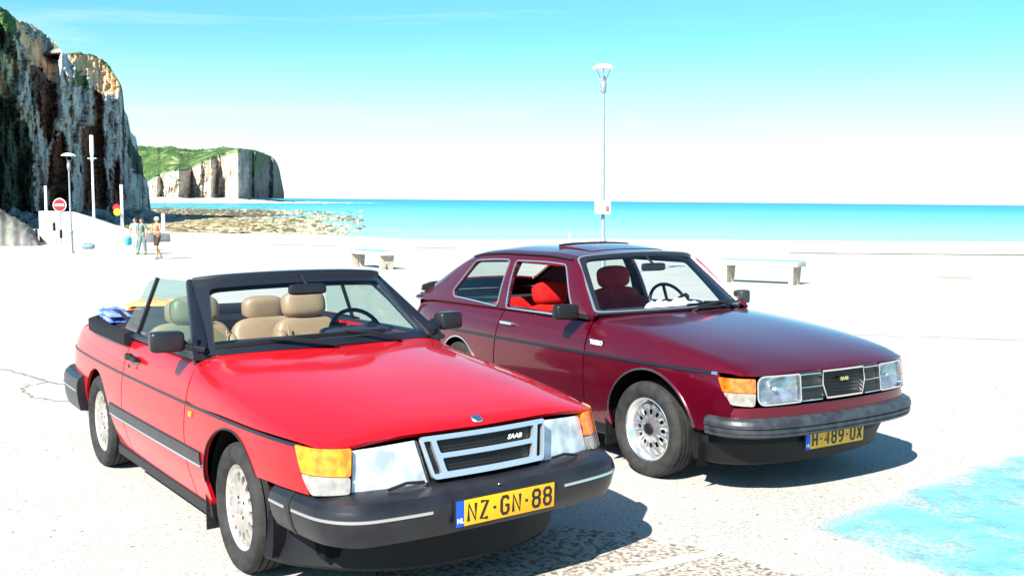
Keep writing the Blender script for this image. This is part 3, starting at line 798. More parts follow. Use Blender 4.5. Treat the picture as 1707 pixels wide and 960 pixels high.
    def sub(y0, y1, fullp=full):
        """stretch of the bumper line between two signed y values (by arc position)"""
        P = np.array(fullp); d = np.concatenate([[0], np.cumsum(np.hypot(*np.diff(P, axis=0).T))]); d -= np.interp(0, P[:, 1], d)
        t = np.linspace(y0, y1, 30); return [(float(np.interp(q, d, P[:, 0])), float(np.interp(q, d, P[:, 1]))) for q in t]
    for a0, a1 in ((-1.26, -1.06), (-1.00, -.36), (.33, 1.0), (1.06, 1.26)):
        sweep_h('bumper_strip', sub(a1, a0), [(.0395, .462), (.0435, .464), (.0435, .476), (.0395, .478)], M['alu'], fb)
    for a in (-1.03, 1.03):
        sweep_h('bumper_joint', sub(a + .012, a - .012), [(.007, .354), (.029, .40), (.0425, .455), (.0425, .487), (.034, .511), (.010, .536), (-.03, .52), (-.03, .37)], M['ink'], fb)
    lip = sweep_h('front_spoiler', [tuple(p) for p in smooth_path([(.30, .76), (.45, .71), (.58, .615), (.70, .50), (.79, .36), (.84, .2), (.855, 0), (.84, -.2), (.79, -.36), (.70, -.50), (.58, -.615), (.45, -.71), (.30, -.76)], 5)], [(-.05, .36), (.0, .36), (.012, .24), (.030, .165), (.020, .150), (-.06, .16)], M['soot'], c, angle=30)
    bolts = MB()
    for (u, z, o) in ((-.02, .545, .022),): 
        p = sub(u, u + .001)[0]; bolts.sq((p[0] + .020, p[1], z - .012), (.014, .014, .008), 2)
    bolts.build('bumper_screw', M['alu'], fb)
    number_plate(c, (1.094, 0, .447), 'NZ-GN-88', 2)
    # rear bumper
    rb = [(-3.66, 0), (-3.655, .3), (-3.63, .5), (-3.59, .64), (-3.50, .745), (-3.38, .79), (-3.2, .808), (-2.98, .815), (-2.86, .818)]
    rfull = smooth_path([(x, -y) for x, y in reversed(rb[1:])] + rb, 6)
    rbm = sweep_h('rear_bumper', [tuple(p) for p in rfull], [(q, z + .02) for q, z in [(-.05, .30), (.02, .31), (.034, .37), (.040, .43), (.040, .50), (.030, .53), (.0, .555), (-.06, .56)]], M['bumper'], c, angle=24)
    P_ = [tuple(p) for p in rfull]; sweep_h('bumper_strip', P_[2:len(P_) // 2 - 4], [(.0395, .462), (.0445, .464), (.0445, .476), (.0395, .478)], M['alu'], rbm)
    # wheels
    for x, sg, st_ in ((0, -1, R(-2)), (0, 1, R(-2)), (-2.517, -1, 0), (-2.517, 1, 0)): wheel(c, x, sg * .705, sg, 'alloy', st_)
    # floor, tub
    fl = MB().box((-.95, 0, .30), (2.2, 1.16, .16)).box((.15, 0, .50), (1.1, .98, .34)).box((-1.4, 0, .26), (4.1, 1.30, .10)).box((-3.1, 0, .42), (.75, 1.1, .3)).box((-.62, 0, .62), (.06, 1.5, .60)).box((-2.75, 0, .60), (.08, 1.3, .60))
    fl.build('underbody', M['dark'], c)
    # dashboard
    ds = MB().sq((-.86, 0, .88), (.52, 1.38, .20), 6).sq((-1.0, .36, .955), (.26, .42, .11), 5).box((-1.2, 0, .50), (.9, .22, .32), .03)
    ds.build('dashboard', M['darkcloth'], c)
    steering_wheel(c, -1.11, .43, .925)
    seat(c, -1.60, -.37, M['leather'], h=.67); seat(c, -1.60, .38, M['leather'], h=.67)
    rs = empty('rear_seat'); rs.parent = c
    MB().sq((-1.86, 0, .48), (.40, 1.14, .18), 5, n=28).build('seat_cushion', M['leather'], rs)
    mb = MB()
    rt = Matrix.Translation((-2.10, 0, .70)) @ Matrix.Rotation(R(-18), 4, 'Y')
    for y in (-.30, .30): mb.sq((-.02, y * .95, .02), (.15, .56, .54), 5, mat=rt, n=26, m=14)
    mb.build('backrest', M['leather'], rs)
    for y in (-.27, .27): MB().sq((-2.25, y, 1.035), (.14, .30, .18), 3.2, n=24, m=14).build('headrest', M['leather'], rs)
    # ---- windscreen
    bot = curve3([(-.665, -.695, .952), (-.60, -.60, .957), (-.535, -.42, .966), (-.495, -.2, .972), (-.485, 0, .974), (-.495, .2, .972), (-.535, .42, .966), (-.60, .60, .957), (-.665, .695, .952)])
    topc = curve3([(-1.135, -.565, 1.306), (-1.085, -.50, 1.316), (-1.04, -.36, 1.326), (-1.015, -.18, 1.332), (-1.01, 0, 1.334), (-1.015, .18, 1.332), (-1.04, .36, 1.326), (-1.085, .50, 1.316), (-1.135, .565, 1.306)])
    ws = coons(bot, topc)
    OX = lambda P: np.stack([P[:, 0] * 0 + 1, P[:, 1] * .8, P[:, 2] * 0 + .4], 1)
    panel('windscreen', [[(.02, .02), (.98, .02), (.98, .98), (.02, .98)]], ws, M['screen'], c, sc=(1.3, .6), step=.06, flange=0, out=OX)
    panel('windscreen_frame', [rpoly([(-.035, -.01), (1.035, -.01), (1.035, 1.06), (-.035, 1.06)], .05, 6), rpoly([(.034, .085), (.966, .085), (.950, .885), (.050, .885)], .05, 6)],
          lambda U: extend(ws, U), M['seal'], c, sc=(1.3, .6), step=.04, edge=.025, flange=.035, out=OX, off=.010, back=True)
    # header rail and pillars behind the rubber
    hr = MB().tube([Vector(topc(np.array([t]))[0]) + Vector((-.035, 0, .004)) for t in np.linspace(-.02, 1.02, 25)], 1, 12, flat=(.052, .030, (0, 0, 1))).build('header_rail', M['seal'], c)
    for sg, t in ((-1, 0), (1, 1)):
        p0 = Vector(bot(np.array([t]))[0]); p1 = Vector(topc(np.array([t]))[0])
        MB().tube([p0 + Vector((.02, sg * .028, -.06)), p0 + Vector((-.03, sg * .020, .03)), p1 + Vector((-.03, sg * .018, -.02)), p1 + Vector((-.05, sg * .012, .005))], 1, 12, flat=(.040, .026, (1, 0, 1))).build('windscreen_pillar', M['seal'], c)
    # cowl strip
    MB().tube([Vector(bot(np.array([t]))[0]) + Vector((.020, 0, -.020)) for t in np.linspace(-.01, 1.01, 25)], 1, 10, flat=(.030, .014, (0, 0, 1))).build('cowl', M['black'], c)
    wiper(c, ws, (.30, .0), (.33, .22), (.05, .045), (.50, .30)) if False else None
    wiper(c, ws, (.47, -.05), (.24, .100), (.04, .085), (.44, .115))
    wiper(c, ws, (.76, -.05), (.54, .125), (.34, .115), (.73, .120))
    # inside mirror
    im = MB().sq((-.90, .0, 1.262), (.045, .235, .065), 5); im.tube([(-.90, 0, 1.28), (-.98, 0, 1.335)], .010, 6)
    im.build('rear_view_mirror', M['seal'], c)
    # ---- side windows (up)
    for sg in (-1, 1):
        gl = coons(lambda t, sg=sg: np.stack([-.74 - 1.02 * t, sg * (.742 + 0 * t), .945 + 0 * t], 1), lambda t, sg=sg: np.stack([-1.13 - .60 * t, sg * (.600 + .01 * t), 1.318 + .0 * t - .010 * t], 1))
        OS = lambda P: np.stack([P[:, 0] * 0, P[:, 1], P[:, 2] * 0], 1)
        panel('door_window', [rpoly([(0, 0), (1, 0), (1, 1), (0.0, 1)], .012)], gl, M['glass_green'], c, sc=(1, .4), step=.1, flange=0, out=OS)
        qg = coons(lambda t, sg=sg: np.stack([-1.775 - .36 * t, sg * (.742 - .02 * t), .955 + 0 * t], 1), lambda t, sg=sg: np.stack([-1.745 - .20 * t, sg * (.608 - .005 * t), 1.308 - .03 * t], 1))
        panel('quarter_window', [rpoly([(0, 0), (1, 0), (1, 1), (0, 1)], .012)], qg, M['glass_green'], c, sc=(.4, .4), step=.1, flange=0, out=OS)
        MB().tube([(-1.765, sg * .744, .95), (-1.74, sg * .612, 1.312)], 1, 8, flat=(.009, .012, (0, sg, 0))).build('window_divider', M['seal'], c)
        bx = [(-.62, .772), (-1.2, .775), (-1.8, .770), (-2.15, .760)]
        sweep_h('belt_seal', [(x, sg * y) for x, y in (bx if sg < 0 else bx[::-1])], [(-.07, .935), (-.01, .938), (.006, .948), (-.002, .968), (-.05, .972)], M['seal'], c)
        # mirror sail
        mesh('mirror_base', [(-.64, sg * .772, .955), (-.92, sg * .768, .955), (-.70, sg * .752, 1.06), (-.64, sg * .742, .955), (-.92, sg * .742, .955), (-.70, sg * .728, 1.06)], [(0, 1, 2), (3, 5, 4), (0, 3, 4, 1), (1, 4, 5, 2), (2, 5, 3, 0)], M['seal'], c, smooth=False)
    door_mirror(c, -.74, -.875, 1.035, -1, (.10, .175, .110)); door_mirror(c, -.74, .875, 1.035, 1, (.10, .175, .110))
    # ---- hood boot: folded canvas behind the rear seat
    rim_p = [(-1.80, .748), (-2.25, .748), (-2.60, .735), (-2.86, .705), (-3.02, .62), (-3.07, .40), (-3.08, 0)]
    rp = smooth_path([(x, -y) for x, y in rim_p] + [(x, y) for x, y in reversed(rim_p[:-1])], 6)
    sweep_h('hood_well_rim', [tuple(p) for p in rp[::-1]], [(-.06, .905), (.010, .915), (.024, .935), (.018, .965), (-.015, .985), (-.06, .97)], M['fabric_top'], c, angle=60)
    mb = MB().sq((-2.62, 0, .935), (.84, 1.43, .13), 5, n=32).sq((-2.66, 0, .985), (.52, 1.20, .10), 4, n=32)
    mb.sq((-2.42, 0, 1.0), (.14, 1.16, .10), 3, n=28)
    mb.build('folded_roof', M['fabric_top'], c)
    MB().tube([(-2.2, -.66, 1.0), (-2.45, -.66, 1.05), (-2.75, -.62, 1.03)], .013, 8).build('roof_frame', M['black'], c)
    MB().tube([(-2.2, .66, 1.0), (-2.45, .66, 1.05), (-2.75, .62, 1.03)], .013, 8).build('roof_frame', M['black'], c)
    return c
def extend(f, U):
    """linear continuation of a pane a little past its border"""
    C = np.stack([np.clip(U[:, 0], 0.001, .999), U[:, 1]], 1); e = 0.004
    base = f(C); d = (f(np.stack([np.clip(C[:, 0] + e, 0, 1), C[:, 1]], 1)) - f(np.stack([np.clip(C[:, 0] - e, 0, 1), C[:, 1]], 1)))
    w = np.clip(C[:, 0] + e, 0, 1) - np.clip(C[:, 0] - e, 0, 1)
    return base + d / w[:, None] * (U[:, 0] - C[:, 0])[:, None]
car1 = build_convertible()
# ---------------------------------------------------------------- maroon fastback
CAR2 = (1.52306874, 6.76257883, -1.01282563)
class Roof:
    def __init__(g, yb, zb, yr, zr, zt, pw=2.6, k=.06): g.yb, g.zb, g.yr, g.zr, g.zt, g.pw, g.k = tab(yb), tab(zb), tab(yr), tab(zr), tab(zt), pw, k
    def raw(g, x, s):
        s = np.where(s > 2, 4 - s, s); t = np.clip(s, -.3, 1)
        yb, zb, yr, zr = g.yb(x), g.zb(x), g.yr(x), g.zr(x)
        y1 = yb + (yr - yb) * t + .018 * np.sin(np.clip(t, 0, 1) * np.pi); z1 = zb + (zr - zb) * t
        q = np.clip(2 - s, 0, 1); y2 = yr * q; z2 = zr + (g.zt(x) - zr) * (1 - q**g.pw)
        side = s <= 1
        return np.where(side, y1, y2), np.where(side, z1, z2)
    def P(g, U, sg=-1):
        x, s = U[:, 0], U[:, 1]; Y = 0; Z = 0; wt = 0
        for d, w in ((-1.5, 1), (-1, 2), (-.5, 3), (0, 3), (.5, 3), (1, 2), (1.5, 1)):
            ss = s + d * g.k; y, z = g.raw(x, ss); y = np.where(ss > 2, -y, y); Y = Y + w * y; Z = Z + w * z; wt += w
        return np.stack([x, sg * Y / wt, Z / wt], 1)
    def pre(g, L): return np.stack([L[:, 0], (L[:, 1] - g.zb(L[:, 0])) / (g.zr(L[:, 0]) - g.zb(L[:, 0]))], 1)
    def prey(g, L): return np.stack([L[:, 0], 2 - L[:, 1] / g.yr(L[:, 0])], 1)
    def out(g, P): return np.stack([P[:, 0] * 0, P[:, 1], P[:, 2] - 0.8], 1)
def grow(L, d):
    P = np.array(L, float); n = len(P); a = 0.5 * sum(P[i][0] * P[(i + 1) % n][1] - P[(i + 1) % n][0] * P[i][1] for i in range(n)); s = 1 if a > 0 else -1
    Q = []
    for i in range(n):
        t = P[(i + 1) % n] - P[i - 1]; t = t / (np.hypot(*t) + 1e-9); Q.append(P[i] + s * d * np.array([t[1], -t[0]]))
    return Q
def build_fastback():
    c = empty('fastback_car', gmat(*CAR2), 'dark maroon fastback with chrome window trim and red seats, parked beside the convertible', 'car', 'classic cars parked side by side')
    b = Body(W=[(-3.60, .62), (-3.55, .68), (-3.42, .735), (-3.2, .775), (-2.9, .800), (-2.5, .820), (-1.8, .838), (-1.0, .842), (-.3, .842), (.2, .836), (.5, .818), (.65, .800), (.77, .775), (.85, .75), (.95, .70)],
             A=[(.16, .10), (.30, .05), (.42, .012), (.58, 0), (.72, .008), (.80, .022), (.88, .045), (.95, .075), (1.05, .13)],
             zc=[(-3.60, .70), (-3.54, .84), (-3.40, .905), (-3.0, .935), (-2.4, .945), (-1.2, .952), (-.66, .965), (-.4, .955), (-.14, .932), (.2, .893), (.45, .856), (.70, .806), (.80, .775), (.88, .755), (.95, .72)],
             zt=[(-3.60, .74), (-3.54, .88), (-3.40, .95), (-3.0, .99), (-.7, 1.01), (-.5, 1.002), (-.2, .978), (.1, .945), (.4, .902), (.65, .853), (.80, .812), (.87, .785), (.91, .765), (.94, .745)], pw=3.2, E=.035)
    g = Roof(yb=[(-3.56, .66), (-3.3, .70), (-2.7, .725), (-.6, .738)], zb=[(-3.56, .92), (-3.2, .935), (-2.4, .950), (-.6, .965)],
             yr=[(-3.56, .60), (-3.2, .585), (-2.6, .560), (-1.6, .560), (-1.08, .572), (-.64, .722), (-.55, .74)], zr=[(-3.56, .955), (-3.3, 1.055), (-2.62, 1.335), (-2.4, 1.375), (-2.0, 1.395), (-1.5, 1.395), (-1.075, 1.372), (-.64, 1.012), (-.55, .99)],
             zt=[(-3.56, .99), (-3.3, 1.095), (-2.62, 1.385), (-2.4, 1.425), (-2.0, 1.447), (-1.5, 1.447), (-1.0, 1.410), (-.9, 1.40)])
    mr = M['maroon']
    FC, RC = (.075, .315), (-2.44, .30); Rx, Rz, Rr = .425, .405, .375
    tz = lambda x: .742 + .012 * (x + .6)
    O = lambda P: P * 0 + np.array([1, 0, 0]); Oc = lambda P: np.stack([P[:, 0] * 0 + 1, P[:, 1], P[:, 2] * 0], 1)
    for sg in (-1, 1):
        fa = arc(FC[0], FC[1], Rx, 14, 168, 30, Rz)
        L = [(-.600, .742), (.2, .750), (.655, .757), (.70, .68), (.770, .575), (.70, .42), (.52, .405)] + fa + [(-.345, .27), (-.600, .27)]
        w = b.side('front_wing', [L], mr, c, sg)
        q = b.P(np.array([[-.49, (.822 - Z0) / (float(b.zc(-.49)) - Z0)]]), sg)[0]
        bd = MB().box((q[0], q[1] + sg * .004, q[2]), (.155, .007, .034), .002, ).build('badge', M['ink'], w)
        text_mesh('lettering', 'TURBO', .040, .0012, M['white'], bd, Vector((q[0], q[1] + sg * .0085, q[2])), (SIDER if sg < 0 else Matrix.Rotation(math.pi, 4, 'Z') @ SIDER), 1.05, shear=.15, bold=.0025)
        d = [(-1.83, .27), (-.612, .27), (-.612, .735), (-.64, .955), (-1.80, .945), (-1.80, .735)]
        L = b.pre(resamp(d, .03)); L[:, 1] = np.where(L[:, 1] > .98, 1.10, L[:, 1])
        dr = b.side('door', [L], mr, c, sg, pre=False)
        hz = .852; q = b.P(np.array([[-1.66, (hz - Z0) / (float(b.zc(-1.66)) - Z0)]]), sg)[0]
        h = MB().sq((-1.66, q[1] + sg * .020, hz), (.20, .022, .028), 5).sq((-1.745, q[1] + sg * .008, hz), (.03, .03, .03), 3).sq((-1.575, q[1] + sg * .008, hz), (.03, .03, .03), 3).build('door_handle', M['chrome'], dr)
        MB().sq((-1.66, q[1] + sg * .003, hz - .010), (.17, .012, .045), 4).build('handle_recess', M['ink'], dr)
        MB().lathe([(0, .006), (.012, .006), (.013, 0)], 12, 'Y', mat=Matrix.Translation((-1.73, q[1] + sg * .004, hz - .045)) @ Matrix.Rotation(0 if sg > 0 else math.pi, 4, 'Z')).build('door_lock', M['chrome'], dr)
        MB().box((-1.22, sg * .700, .66), (1.12, .05, .50), .02).build('door_card', M['redcloth'], dr)
        ra = arc(RC[0], RC[1], Rr, -12, 192, 36)
        up = np.array([(x, 1.10) for x in np.linspace(-3.55, -1.815, 50)])
        P1 = b.pre(resamp([(-3.57, .30), (-3.58, .45), (-3.57, .62)], .03, closed=False))
        dn = b.pre(resamp([(-1.815, .935), (-1.815, .735), (-1.845, .27), (-2.05, .27)] + ra + [(-2.9, .25), (-3.57, .25)], .03, closed=False))
        b.side('rear_quarter', [np.concatenate([P1, up, dn])], mr, c, sg, pre=False)
        b.strip('waist_trim', (-3.35, .60), tz, .022, M['seal'], c, sg, off=.006)
        b.strip('trim_end', (.605, .645), tz, .020, M['alu'], c, sg, off=.007, n=6)
        arch_lip(c, b, FC[0], FC[1], Rx, 14, 172, sg, M['alu'], w=-.012, out=.006, rz=Rz)
        arch_lip(c, b, RC[0], RC[1], Rr, 0, 180, sg, M['alu'], w=-.012, out=.006)
        wheel_well(c, FC[0], FC[1], Rx, sg, .79); wheel_well(c, RC[0], RC[1], Rr, sg, .77)
        sweep_h('sill', [(-2.1, sg * .76), (-.36, sg * .76)] if sg > 0 else [(-.36, -.76), (-2.1, -.76)], [(0, .19), (.012, .20), (.020, .27), (0, .285)], M['black'], c)
        MB().box((-.40, sg * .70, .265), (.012, .20, .26), .004).build('mudflap', M['black'], c)
        # cabin side with its two window openings
        dw = rpoly([(-.835, .968), (-1.79, .960), (-1.845, 1.322), (-1.150, 1.318)], [.012, .03, .03, .03])
        qw = rpoly([(-1.935, .962), (-2.685, .992), (-2.725, 1.03), (-2.50, 1.300), (-1.945, 1.325)], [.03, .04, .04, .05, .03])
        xs = np.linspace(-.62, -3.54, 70); s1 = 1.06; sv = np.where(xs > -1.085, .972, s1)
        outl = np.concatenate([np.stack([xs[::-1], np.full(70, -.02)], 1), np.stack([xs, sv], 1)])
        O2 = g.out
        cs = panel('cabin_side', [outl, g.pre(resamp(dw, .03)), g.pre(resamp(qw, .03))], lambda U: g.P(U, sg), mr, c, step=.05, edge=.04, sc=(1, .4), flange=.03, out=O2)
        panel('window_trim', [g.pre(np.array(grow(dw, .009))), g.pre(np.array(dw))], lambda U: g.P(U, sg), M['chrome_trim'], c, step=.03, edge=.02, sc=(1, .4), flange=.014, out=O2, off=.006)
        panel('window_trim', [g.pre(np.array(grow(qw, .009))), g.pre(np.array(qw))], lambda U: g.P(U, sg), M['chrome_trim'], c, step=.03, edge=.02, sc=(1, .4), flange=.014, out=O2, off=.006)
        panel('quarter_window', [g.pre(np.array(qw))], lambda U: g.P(U, sg), M['glass'], c, step=.05, sc=(1, .4), flange=0, out=O2, off=-.010)
        # gutter along the roof edge
        n = 40; X = np.linspace(-1.10, -2.58, n); pts = g.P(np.stack([X, np.full(n, .985)], 1), sg); mb = MB().tube([Vector(p) + Vector((0, sg * .008, 0)) for p in pts], 1, 8, flat=(.010, .007, (0, 0, 1))).build('gutter', M['seal'], c)
    # bonnet
    yn = [(0, .905), (.25, .900), (.45, .885), (.58, .862), (.66, .835), (.705, .80)]
    fr = [(x, 2 - y / float(b.yc(x))) for y, x in yn]
    st = lambda x, z: (x, (z - Z0) / (float(b.zc(x)) - Z0))
    Lr = [(.783, .992), st(.76, .765), st(.655, .764), st(.2, .757), st(-.1, .752), st(-.600, .749)]
    rear = [(-.612, .90), (-.615, 1.0), (-.605, 1.10), (-.57, 1.25), (-.505, 1.5), (-.47, 1.75), (-.46, 2.0)]
    Rt = Lr + rear; hood = Rt + [(x, 4 - s) for x, s in reversed(Rt[:-1])] + [(x, 4 - s) for x, s in reversed(fr)][0:-1] + fr
    b.top('bonnet', [hood], mr, c, step=.045)
    # scuttle between bonnet and windscreen
    b.top('scuttle', [[(-.625, 1.12), (-.58, 1.27), (-.517, 1.5), (-.482, 1.75), (-.472, 2.0), (-.482, 2.25), (-.517, 2.5), (-.58, 2.73), (-.625, 2.88), (-.72, 2.88), (-.66, 2.5), (-.62, 2), (-.66, 1.5), (-.72, 1.12)]], mr, c, step=.045, off=-.004)
    # roof, tailgate
    rf = [(-1.065, 1.075), (-1.045, 1.2), (-1.005, 1.5), (-.985, 2.0)]
    sun_r = [(-1.15, 1.36), (-1.62, 1.36), (-1.62, 2.64), (-1.15, 2.64)]
    roofp = rf + [(x, 4 - s) for x, s in reversed(rf[:-1])] + [(-2.62, 2.925), (-2.60, 2.5), (-2.595, 2), (-2.60, 1.5), (-2.62, 1.075)]
    panel('roof', [roofp, sun_r], lambda U: g.P(U, -1), mr, c, step=.06, sc=(1, .6), flange=.02, out=g.out)
    sr_ = panel('sunroof', [rpoly([(-1.165, 1.38), (-1.612, 1.38), (-1.612, 2.62), (-1.165, 2.62)], .02)], lambda U: g.P(U, -1), mr, c, step=.06, sc=(1, .6), flange=.02, out=g.out, off=.004)
    pv = Vector((-1.16, 0, 1.42)); sr_.matrix_basis = Matrix.Translation(pv) @ Matrix.Rotation(R(1.6), 4, 'Y') @ Matrix.Translation(-pv)
    panel('sunroof_seal', [sun_r], lambda U: g.P(U, -1), M['ink'], c, step=.06, sc=(1, .6), flange=0, out=g.out, off=-.012)
    wd = MB().tube([Vector(p) for p in g.P(np.stack([np.array([-1.60, -1.608, -1.61, -1.608, -1.60]), np.array([1.38, 1.6, 2, 2.4, 2.62])], 1), -1) + np.array([0, 0, .012])], 1, 8, flat=(.009, .017, (0, 0, 1))).build('sunroof_gap', M['ink'], c)
    tg = [(-2.635, 1.075), (-2.612, 1.5), (-2.607, 2), (-2.612, 2.5), (-2.635, 2.925), (-3.53, 2.925), (-3.55, 2.0), (-3.53, 1.075)]
    rw = rpoly([(-2.70, 1.18), (-3.26, 1.16), (-3.26, 2.84), (-2.70, 2.82)], .05)
    panel('tailgate', [tg, rw], lambda U: g.P(U, -1), mr, c, step=.06, sc=(1, .6), flange=.02, out=g.out)
    panel('rear_window', [rw], lambda U: g.P(U, -1), M['glass'], c, step=.1, sc=(1, .6), flange=0, out=g.out, off=-.008)
    sp = [(-3.30, -.66), (-3.42, -.60), (-3.50, -.40), (-3.52, 0), (-3.50, .40), (-3.42, .60), (-3.30, .66)]
    sweep_h('rear_spoiler', smooth_path(sp, 5)[::-1], [(-.05, 1.000), (.03, .992), (.055, 1.055), (.03, 1.070), (-.04, 1.045)], M['black'], c)
    V = []; F = []
    for i, z in enumerate((.25, .45, .62, .78, .90, .975)):
        for j in range(13):
            y = -.66 + 1.32 * j / 12; V.append((-3.59 + .10 * abs(y / .68)**3 + .012 * i, y, z))
    for i in range(5):
        for j in range(12): q = i * 13 + j; F.append((q, q + 1, q + 14, q + 13))
    mesh('tail_panel', V, F, mr, c)
    sweep_h('rear_bumper', [tuple(p) for p in smooth_path([(-3.0, -.80), (-3.3, -.79), (-3.50, -.73), (-3.62, -.58), (-3.66, -.3), (-3.67, 0), (-3.66, .3), (-3.62, .58), (-3.50, .73), (-3.3, .79), (-3.0, .80)], 6)], [(-.04, .42), (.03, .43), (.045, .48), (.03, .53), (-.04, .54)][::-1], M['bumper_grey'], c, angle=24)
    # ---- nose
    nf, uy = nose_fn([(.915, 0), (.910, .20), (.895, .38), (.872, .52), (.845, .62), (.815, .685), (.775, .735), (.72, .768), (.64, .788), (.55, .803)], .755, .10)
    inset = lambda f, d: (lambda U: f(U) - d * unit_out(f, U))
    def unit_out(f, U):
        n_ = nrm(f, U); s_ = np.sign(n_[:, 0] + n_[:, 1] * np.sign(f(U)[:, 1]) * .5); return n_ * s_[:, None]
    U64, U36, U17 = uy(.640), uy(.360), uy(.170)
    panel('nose_panel', [[(-uy(.78), .44), (uy(.78), .44), (uy(.775), .75), (-uy(.775), .75)]], inset(nf, .09), M['dark'], c, flange=0, out=Oc)
    panel('lower_panel', [[(-uy(.78), .42), (uy(.78), .42), (uy(.765), .568), (U64, .572), (-U64, .572), (-uy(.765), .568)]], inset(nf, .012), mr, c, flange=.02, out=Oc)
    for sg in (-1, 1):
        fx = lambda L: [(sg * u, z) for u, z in L]
        hl = rpoly(fx([(U36, .748), (U64 - .004, .746), (U64 - .004, .590), (U36, .596)]), [.01, .045, .045, .01], 6)
        hd = empty('headlight'); hd.parent = c
        # bowl
        cu, cz = sg * (U36 + U64 - .004) / 2, .669
        def bowl(U, cu=cu, cz=cz):
            r = np.sqrt(((U[:, 0] - cu) / .145)**2 + ((U[:, 1] - cz) / .082)**2); d = .045 * np.clip(1 - r * r, 0, 1) + .02
            return nf(U) - unit_out(nf, U) * d[:, None]
        panel('reflector', [hl], bowl, M['lamp_bowl'], hd, flange=0, out=Oc, step=.02)
        q = Vector(nf(np.array([[cu, cz]]))[0]); MB().sq((q.x - .045, q.y, q.z), (.03, .022, .022), 3).build('bulb', M['reflector'], hd)
        panel('lens', [hl], nf, M['lens'], hd, flange=.02, out=Oc, step=.04)
        panel('headlight_trim', [grow(hl, .009), hl], nf, M['chrome'], hd, flange=.02, out=Oc, step=.03, edge=.015, off=.004)
        am = fx([(U64 + .014, .740), (uy(.783), .742), (uy(.775), .662), (U64 + .014, .658)])
        cl = fx([(U64 + .014, .654), (uy(.773), .658), (uy(.757), .588), (U64 + .020, .580)])
        ind = panel('indicator', [rpoly(am, [.01, .012, .006, .006])], nf, M['orange'], c, flange=.03, out=Oc, step=.03, off=.004)
        panel('sidelight', [rpoly(cl, [.006, .006, .03, .02])], nf, M['clear'], ind, flange=.03, out=Oc, step=.03, off=.004)
    gr = empty('grille'); gr.parent = c
    panel('grille_mesh', [[(-U36, .748), (U36, .748), (U36, .590), (-U36, .590)]], inset(nf, .02), M['ink'], gr, flange=0, out=Oc)
    hexo = [(-U17 - .010, .762), (U17 + .010, .762), (U17 + .022, .68), (U17 - .012, .592), (-U17 + .012, .592), (-U17 - .022, .68)]
    hexi = grow(hexo, -.011)
    panel('grille_frame', [hexo, hexi], nf, M['chrome'], gr, step=.03, edge=.02, flange=.03, out=Oc, off=.010)
    for sg in (-1, 1):
        for z, r in ((.748, .005), (.672, .0035), (.594, .005)):
            pts = [Vector(nf(np.array([[sg * u, z]]))[0]) for u in np.linspace(U17 + .02, U36 - .01, 6)]
            MB().tube(pts, r, 6).build('grille_bar', M['chrome'], gr)
    for k in range(7):
        z = .612 + .021 * k; wv = U17 + .012 - abs(z - .68) * .35
        MB().tube([Vector(nf(np.array([[u, z]]))[0]) + Vector((-.012, 0, 0)) for u in np.linspace(-wv, wv, 5)], .0035, 5).build('grille_slat', M['black'], gr)
    q = nf(np.array([[0, .700]]))[0]
    bd = MB().box((q[0] + .004, 0, q[2]), (.008, .085, .026), .002).build('badge', M['ink'], gr)
    text_mesh('lettering', 'SAAB', .028, .001, mat('badge_gold', (.75, .6, .25), .3, .8), bd, Vector((q[0] + .0095, 0, q[2])), FRONT, 1.05, bold=.0015)
    # bumper with ribs
    bp = [(.955, 0), (.950, .22), (.935, .40), (.905, .56), (.865, .67), (.80, .75), (.72, .79), (.60, .803)]
    full = smooth_path([(x, -y) for x, y in reversed(bp[1:])] + bp, 6)
    prof = [(-.07, .400), (.0, .398), (.022, .402), (.030, .415), (.024, .421), (.032, .428), (.032, .446), (.025, .452), (.036, .459), (.036, .478), (.027, .498), (.0, .512), (-.09, .514)]
    fb = sweep_h('front_bumper', [tuple(p) for p in full[::-1]], prof, M['bumper_grey'], c, angle=24)
    sweep_h('front_spoiler', [(x - .13 - .10 * abs(y)**2, y * .93) for x, y in full[::-1]], [(-.04, .40), (.02, .40), (.03, .33), (.0, .26), (-.01, .205), (-.03, .195), (-.10, .22)], M['soot'], c, angle=30)
    number_plate(c, (.868, 0, .335), 'H-489-UX', 2)
    for x, sg, st_ in ((0, -1, R(3)), (0, 1, R(3)), (-2.473, -1, 0), (-2.473, 1, 0)): wheel(c, x, sg * .700, sg, 'slotted', st_, rad=.313)
    fl = MB().box((-.95, 0, .30), (2.2, 1.16, .16)).box((.12, 0, .52), (1.1, .98, .36)).box((-1.4, 0, .27), (4.0, 1.30, .10)).box((-3.05, 0, .46), (.85, 1.1, .36)).box((-.62, 0, .62), (.06, 1.48, .60))
    fl.build('underbody', M['dark'], c)
    ds = MB().sq((-.80, 0, .90), (.62, 1.38, .17), 6).sq((-1.0, .36, .975), (.24, .42, .10), 5)
    ds.build('dashboard', M['darkcloth'], c)
    steering_wheel(c, -1.10, .37, .965, r=.19, spokes=3)
    seat(c, -1.54, -.35, M['redcloth'], h=.66, w=.54, base=.34); seat(c, -1.56, .33, M['redcloth'], h=.74, w=.56, base=.37)
    rs = empty('rear_seat'); rs.parent = c
    MB().sq((-2.00, 0, .50), (.46, 1.14, .18), 5, n=28).build('seat_cushion', M['redcloth'], rs)
    MB().sq((0, 0, 0), (.15, 1.12, .50), 6, mat=Matrix.Translation((-2.28, 0, .74)) @ Matrix.Rotation(R(-18), 4, 'Y'), n=30, m=14).build('backrest', M['redcloth'], rs)
    MB().box((-2.85, 0, .90), (.95, 1.2, .03), .01).build('parcel_shelf', M['darkcloth'], c)
